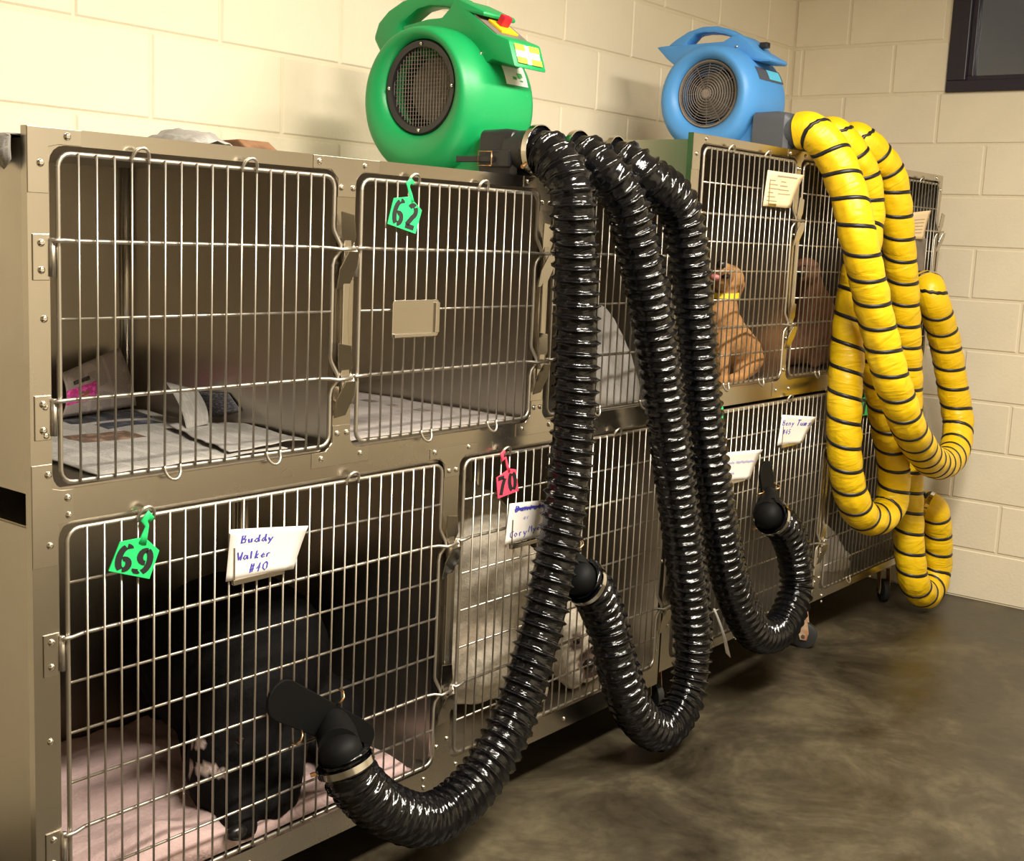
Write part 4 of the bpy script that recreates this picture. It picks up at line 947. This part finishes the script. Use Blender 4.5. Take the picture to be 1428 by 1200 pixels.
# --- black dog with white markings lying in the lower cage behind tag 69
FL = zlA[-1]-.0125-.012+.006; BLK = FL+.035
hd = aty(318, 1085, .15)
sh = [('e', (.765, .42, FL+.22), (.215, .225, .20), RZ(.5)), ('c', (.78, .34, FL+.24), .15, (.60, .21, FL+.22), .11), ('c', (.60, .21, FL+.22), .10, hd, .082), ('e', hd, (.080, .085, .075), RZ(.5)),
      ('c', hd+Vector((-.02, -.05, -.035)), .050, aty(333, 1150, .045), .034), ('e', aty(333, 1152, .048), (.036, .040, .028), RZ(.4)),
      ('c', (.72, .20, FL+.10), .06, (.60, .07, FL+.05), .040), ('c', (.60, .07, FL+.05), .036, (.56, .05, FL+.045), .032),
      ('c', (.66, .40, FL+.10), .06, (.60, .34, FL+.055), .038), ('c', (.90, .25, FL+.1), .085, (.80, .10, FL+.05), .045), ('c', (.88, .57, FL+.12), .08, (.70, .62, FL+.06), .03)]
for s_ in (-1, 1):
    p = hd+Vector((.035*s_+.02, .035-.03*s_, .05)); sh.append(('c', p, .030, p+Vector((.025*s_, -.01*s_, -.055)), .014))
wl = [aty(247+q*9, 1078-(3 if q % 2 else 0), .12) for q in range(8)]
def coat_black(p, n):
    c = Vector((.009, .008, .008))
    u, v = None, None
    d = p-CAM; z = d.dot(FW)
    if z > 0:
        # white flash on the cheek/neck and toes (coat pattern, fixed to the body)
        for a in MARKS:
            if (p-a[0]).length < a[1]: return Vector((.50, .40, .36))
    return c
MARKS = []
bk = blob('dog', sh, .010, 'fur_glossy', lambda p, n: (.0035, .003, .003), 6, .0015, 40)
# lay the white neck flash onto the finished skin
ca = bk.data.color_attributes['coat']
for (px, py, r) in [(247, 1080, .018), (256, 1074, .016), (266, 1071, .014), (277, 1072, .012), (288, 1073, .012), (299, 1074, .011), (308, 1077, .009), (250, 1088, .012), (276, 1037, .012), (284, 1040, .008), (268, 1038, .008)]:
    h = hit(bk, px, py)
    if h is None: continue
    for i, v in enumerate(bk.data.vertices):
        if (v.co - (h-Vector(bk.location))).length < r: ca.data[i].color = (.50, .40, .36, 1)
tag(reorigin(bk, (.75, .35, FL)), 'large black dog with white flashes lying on a pink blanket', 'dog')
ball(bk, aty(330, 1160, .012), .020, 'nose_black', 'nose', (1.2, .8, .8)); ball(bk, aty(335, 1032, .075), .010, 'eye_dark', 'eye')
# --- white shaggy dog in the lower cage behind tag 70
def wp(px, py, y): return aty(px, py, y)
sh = [('e', (1.42, .33, FL+.29), (.22, .23, .28), RZ()), ('c', (1.34, .28, FL+.40), .15, (1.50, .20, FL+.25), .16), ('e', (1.36, .24, FL+.14), (.20, .19, .13), RZ()), ('c', (1.40, .20, FL+.1), .08, (1.46, .08, FL+.05), .05),
      ('c', (1.55, .2, FL+.26), .12, wp(800, 905, .13), .10), ('e', wp(806, 905, .12), (.095, .09, .09), RZ()), ('c', wp(812, 920, .10), .05, wp(820, 928, .060), .036), ('c', wp(800, 880, .12), .04, wp(790, 912, .10), .03), ('c', wp(838, 890, .13), .035, wp(846, 918, .11), .02),
      ('c', (1.62, .14, FL+.12), .055, (1.64, .07, FL+.045), .04), ('c', (1.75, .2, FL+.12), .05, (1.77, .12, FL+.04), .035)]
dn = [(wp(820, 926, .045), .045), (wp(806, 896, .05), .028)]
def coat_white(p, n):
    c = Vector((.50, .44, .35)); t = mnoise.noise(p*5)+.5*mnoise.noise(p*11); c = c.lerp(Vector((.27, .205, .135)), max(0, min(1, t*1.3)))
    for a, r in dn:
        g = (p-a).length
        if g < r: c = Vector((.10, .06, .045))
    return c
wd_ = blob('dog', sh, .010, 'fur_coat', coat_white, 5, .006, 22)
tag(reorigin(wd_, (1.45, .3, FL)), 'shaggy cream white dog crouching in the cage with pink tag 70', 'dog')
ball(wd_, wp(822, 925, .032), .018, 'nose_black', 'nose', (1.1, .8, .8)); ball(wd_, wp(804, 893, .034), .011, 'eye_dark', 'eye'); ball(wd_, wp(830, 896, .05), .011, 'eye_dark', 'eye')

# ------------------------------------------------------------------ bedding and newspapers
def sheet(name, mname, corner_fn, nu, nv, thick, label, cat, group=None, uvs=None):
    """corner_fn(u, v) -> point; a thin wavy sheet with a real underside"""
    V = []; UVs = []
    for j in range(nv+1):
        for i in range(nu+1):
            V.append(Vector(corner_fn(i/nu, j/nv))); UVs.append((i/nu, j/nv))
    m = len(V); V2 = []
    for j in range(nv+1):
        for i in range(nu+1):
            a = V[j*(nu+1)+min(i+1, nu)]-V[j*(nu+1)+max(i-1, 0)]; c = V[min(j+1, nv)*(nu+1)+i]-V[max(j-1, 0)*(nu+1)+i]
            nn = a.cross(c).normalized(); 
            V2.append(V[j*(nu+1)+i]-nn*thick)
    F = []
    for j in range(nv):
        for i in range(nu):
            a = j*(nu+1)+i; F.append((a, a+1, a+nu+2, a+nu+1)); F.append((m+a, m+a+nu+1, m+a+nu+2, m+a+1))
    for i in range(nu): F.append((i, m+i, m+i+1, i+1)); a = nv*(nu+1)+i; F.append((a, a+1, m+a+1, m+a))
    for j in range(nv): a = j*(nu+1); F.append((a, a+nu+1, m+a+nu+1, m+a)); a += nu; F.append((a, m+a, m+a+nu+1, a+nu+1))
    mb = MB().add(V+V2, F); mb.uv = UVs*2
    return tag(mb.build(name, mname, smooth=True, fix=False), label, cat, group)
def bil(q, u, v): return Vector(q[0])*(1-u)*(1-v)+Vector(q[1])*u*(1-v)+Vector(q[2])*u*v+Vector(q[3])*(1-u)*v
GN = 'newspapers lining the cages'
FU = zuA[-1]-.0125-.004+.006
def flat_news(name, mname, quad, z, amp, label, seed, nu=24, nv=18, th=.002, cat='newspaper'):
    q = [(a, c, z) for a, c in quad]
    def fn(u, v):
        p = bil(q, u, v); w = amp*(mnoise.noise(Vector((p.x*6+seed, p.y*6, seed)))+.5*mnoise.noise(Vector((p.x*15, p.y*15, seed*2)))); e_ = max(abs(u-.5), abs(v-.5))*2
        return p + Vector((.006*mnoise.noise(Vector((p.y*20, seed, 0))) if e_ > .98 else 0, .008*mnoise.noise(Vector((p.x*14, seed, 1))) if e_ > .98 else 0, abs(w)+amp*.6*max(0, e_-.8)*2))
    return sheet(name, mname, fn, nu, nv, th, label, cat, GN)
# upper cage behind tag-free door: main spread, right-hand sheet, upright pink advert, dark scrap
zf = FU+.004
def gz(px, py, z): p = atz(px, py, z); return (p.x, p.y)
flat_news('newspaper', 'news_main', [(.15, .035), (.58, .045), (.655, .62), (.20, .66)], zf, .006, 'grey newspaper spread with dark photos on the upper cage floor', 1.3)
flat_news('newspaper', 'news_plain', [(.44, .050), (.645, .060), (.660, .33), (.53, .36)], zf+.006, .012, 'folded newspaper section lying towards the steel partition', 4.1)
q = [(.19, .50, FU+.02), (.54, .655, FU+.03), (.56, .672, FU+.205), (.24, .60, FU+.16)]
q = [atz(86, 582, .974), Vector((.655, .64, .974)), aty(167, 484, .67), aty(86, 520, .58)]
sheet('newspaper', 'news_pink', lambda u, v: bil(q, u, v)+Vector((0, -.02*math.sin(PI*v)*(1-u*.5), 0)), 12, 12, .0015, 'newspaper page with a pink advert propped at the cage back', 'newspaper', GN)
q2 = [aty(260, 597, .30), aty(291, 590, .30), aty(275, 543, .42), aty(231, 532, .45)]
sheet('newspaper', 'news_plain', lambda u, v: bil(q2, u, v)+Vector((0, -.012*math.sin(PI*v), 0)), 8, 8, .0015, 'narrow upright newspaper strip sticking up from the spread', 'newspaper', GN)
q3 = [atx(292, 583, .655), atx(335, 572, .661), atx(318, 548, .662), atx(270, 545, .656)]
sheet('newspaper', 'news_dark', lambda u, v: bil(q3, u, v)+Vector((-.006*math.sin(PI*u), 0, 0)), 8, 8, .0015, 'dark printed newspaper scrap behind the upright strip', 'newspaper', GN)
# cage with tag 62
flat_news('newspaper', 'news_flyer', [(.74, .035), (1.29, .035), (1.30, .66), (.74, .66)], zf, .005, 'brownish newspaper flat on the floor behind tag 62', 7.7)
# third upper cage: pale cloth slumped against the side
def heap(name, mname, c, r, h, label, cat, seed, group=None, rough=.25, n=44, floor=0, skew=0):
    V = []; F = []
    for j in range(n//2+1):
        for i in range(n):
            a = 2*PI*i/n; t = j/(n//2); rad = 1-t**1.3
            k = 1+rough*mnoise.noise(Vector((math.cos(a)*1.7+seed, math.sin(a)*1.7, t*2.5+seed)))+rough*.4*mnoise.noise(Vector((math.cos(a)*5+seed, math.sin(a)*5, t*7)))
            z = floor+h*math.sin(t*PI/2)*(1+.18*mnoise.noise(Vector((math.cos(a)*rad*2.2+seed, math.sin(a)*rad*2.2, seed))))
            V.append((c[0]+r[0]*math.cos(a)*rad*k+skew*t, c[1]+r[1]*math.sin(a)*rad*k, z))
    for j in range(n//2):
        for i in range(n): F.append((j*n+i, j*n+(i+1) % n, (j+1)*n+(i+1) % n, (j+1)*n+i))
    F.append(tuple(range(n-1, -1, -1))); F.append(tuple((n//2)*n+i for i in range(n)))
    o = MB().add(V, F).build(name, mname, smooth=True); return tag(reorigin(o, (c[0], c[1], floor)), label, cat, group)
heap('towel', 'blanket_white', (1.80, .15), (.13, .11), .28, 'pale towel heaped in the cage between the black hoses', 'towel', 2.2, floor=FU, skew=-.07)
heap('towel', 'blanket_white', (2.74, .13), (.085, .08), .085, 'small white cloth on the floor beside the brown dog', 'towel', 5.5, floor=FB)
FL2 = zlB[-1]-.0125-.012+.006
heap('towel', 'blanket_white', (3.46, .26), (.22, .18), .15, 'dim greyish blanket heap low behind the yellow hoses', 'blanket', 8.5, floor=FL2)
# pink blanket under the black dog
def blk(u, v):
    x = .016+u*.93; y = .022+v*.655
    z = FL+.030+.020*mnoise.noise(Vector((x*5, y*5, 3)))+.014*mnoise.noise(Vector((x*13+y*5, y*9, 1)))+.035*math.exp(-((x-.08)/.12)**2)*(.6+.4*mnoise.noise(Vector((y*4, 1, 2))))
    z += .045*math.exp(-((x-.30)/.10)**2)*math.exp(-((y-.08)/.10)**2)
    e_ = min(u, 1-u, v, 1-v)
    return (x, y, max(FL+.012, z) if e_ > .01 else FL+.011)
sheet('blanket', 'blanket_pink', blk, 70, 50, .010, 'pale pink fleece blanket wrinkled under the black dog', 'blanket')
# papers on top of the left bank
TOP = AT-.018
def crump(u, v):
    p = bil([aty(236, 204, .10), aty(318, 206, .10), aty(322, 196, .22), aty(262, 190, .24)], u, v); p.z = TOP+.004+.030*math.sin(PI*min(1, u*1.1))*math.sin(PI*v*.9)+.012*abs(mnoise.noise(Vector((u*6, v*6, 2))))
    return p
sheet('paper_sheet', 'news_plain', lambda u, v: (.37+u*.15, .10+v*.20, TOP+.006+.046*math.sin(PI*u)*math.sin(PI*(.15+.7*v))+.014*abs(mnoise.noise(Vector((u*5, v*5, 2))))), 16, 14, .0015, 'crumpled newspaper sheet on top of the left cages', 'newspaper')
part_c = tag(MB().prism([(.10, TOP+.0005), (.13, TOP+.0005), (.22, TOP+.0005), (.235, TOP+.018), (.20, TOP+.040), (.14, TOP+.042), (.105, TOP+.02)], .525, .605, 'x').build('cardboard_scrap', 'cardboard', bevel=.004), 'crushed brown cardboard scrap beside the crumpled newspaper', 'cardboard')
def hang(u, v):
    if u > .5: return ((u-.5)*.40-.0, .022+v*.45, TOP+.006+.004*mnoise.noise(Vector((u*5, v*5, 9))))
    d = (.5-u)*2
    return (-.014-.02*math.sin(PI*d)*abs(mnoise.noise(Vector((v*7, 1, 4)))), .022+v*.45, TOP+.006-d*(.040+.06*abs(mnoise.noise(Vector((v*9, 0, 1))))))
sheet('paper_sheet', 'news_plain', hang, 16, 24, .002, 'newspaper with a torn edge hanging over the near cage side', 'newspaper')

# torn strip of white tape at the foot of the taller bank
q4 = [aty(994, 848, -.016), aty(997, 848, -.016), aty(1019, 917, -.020), aty(1012, 910, -.016)]
sheet('tape_strip', 'card_white', lambda u, v: bil([q4[0], q4[1], q4[2], q4[3]], u, v)+Vector((0, -.006*math.sin(PI*v), 0)), 3, 8, .0008, 'torn white tape strip dangling between two black hoses', 'tape')
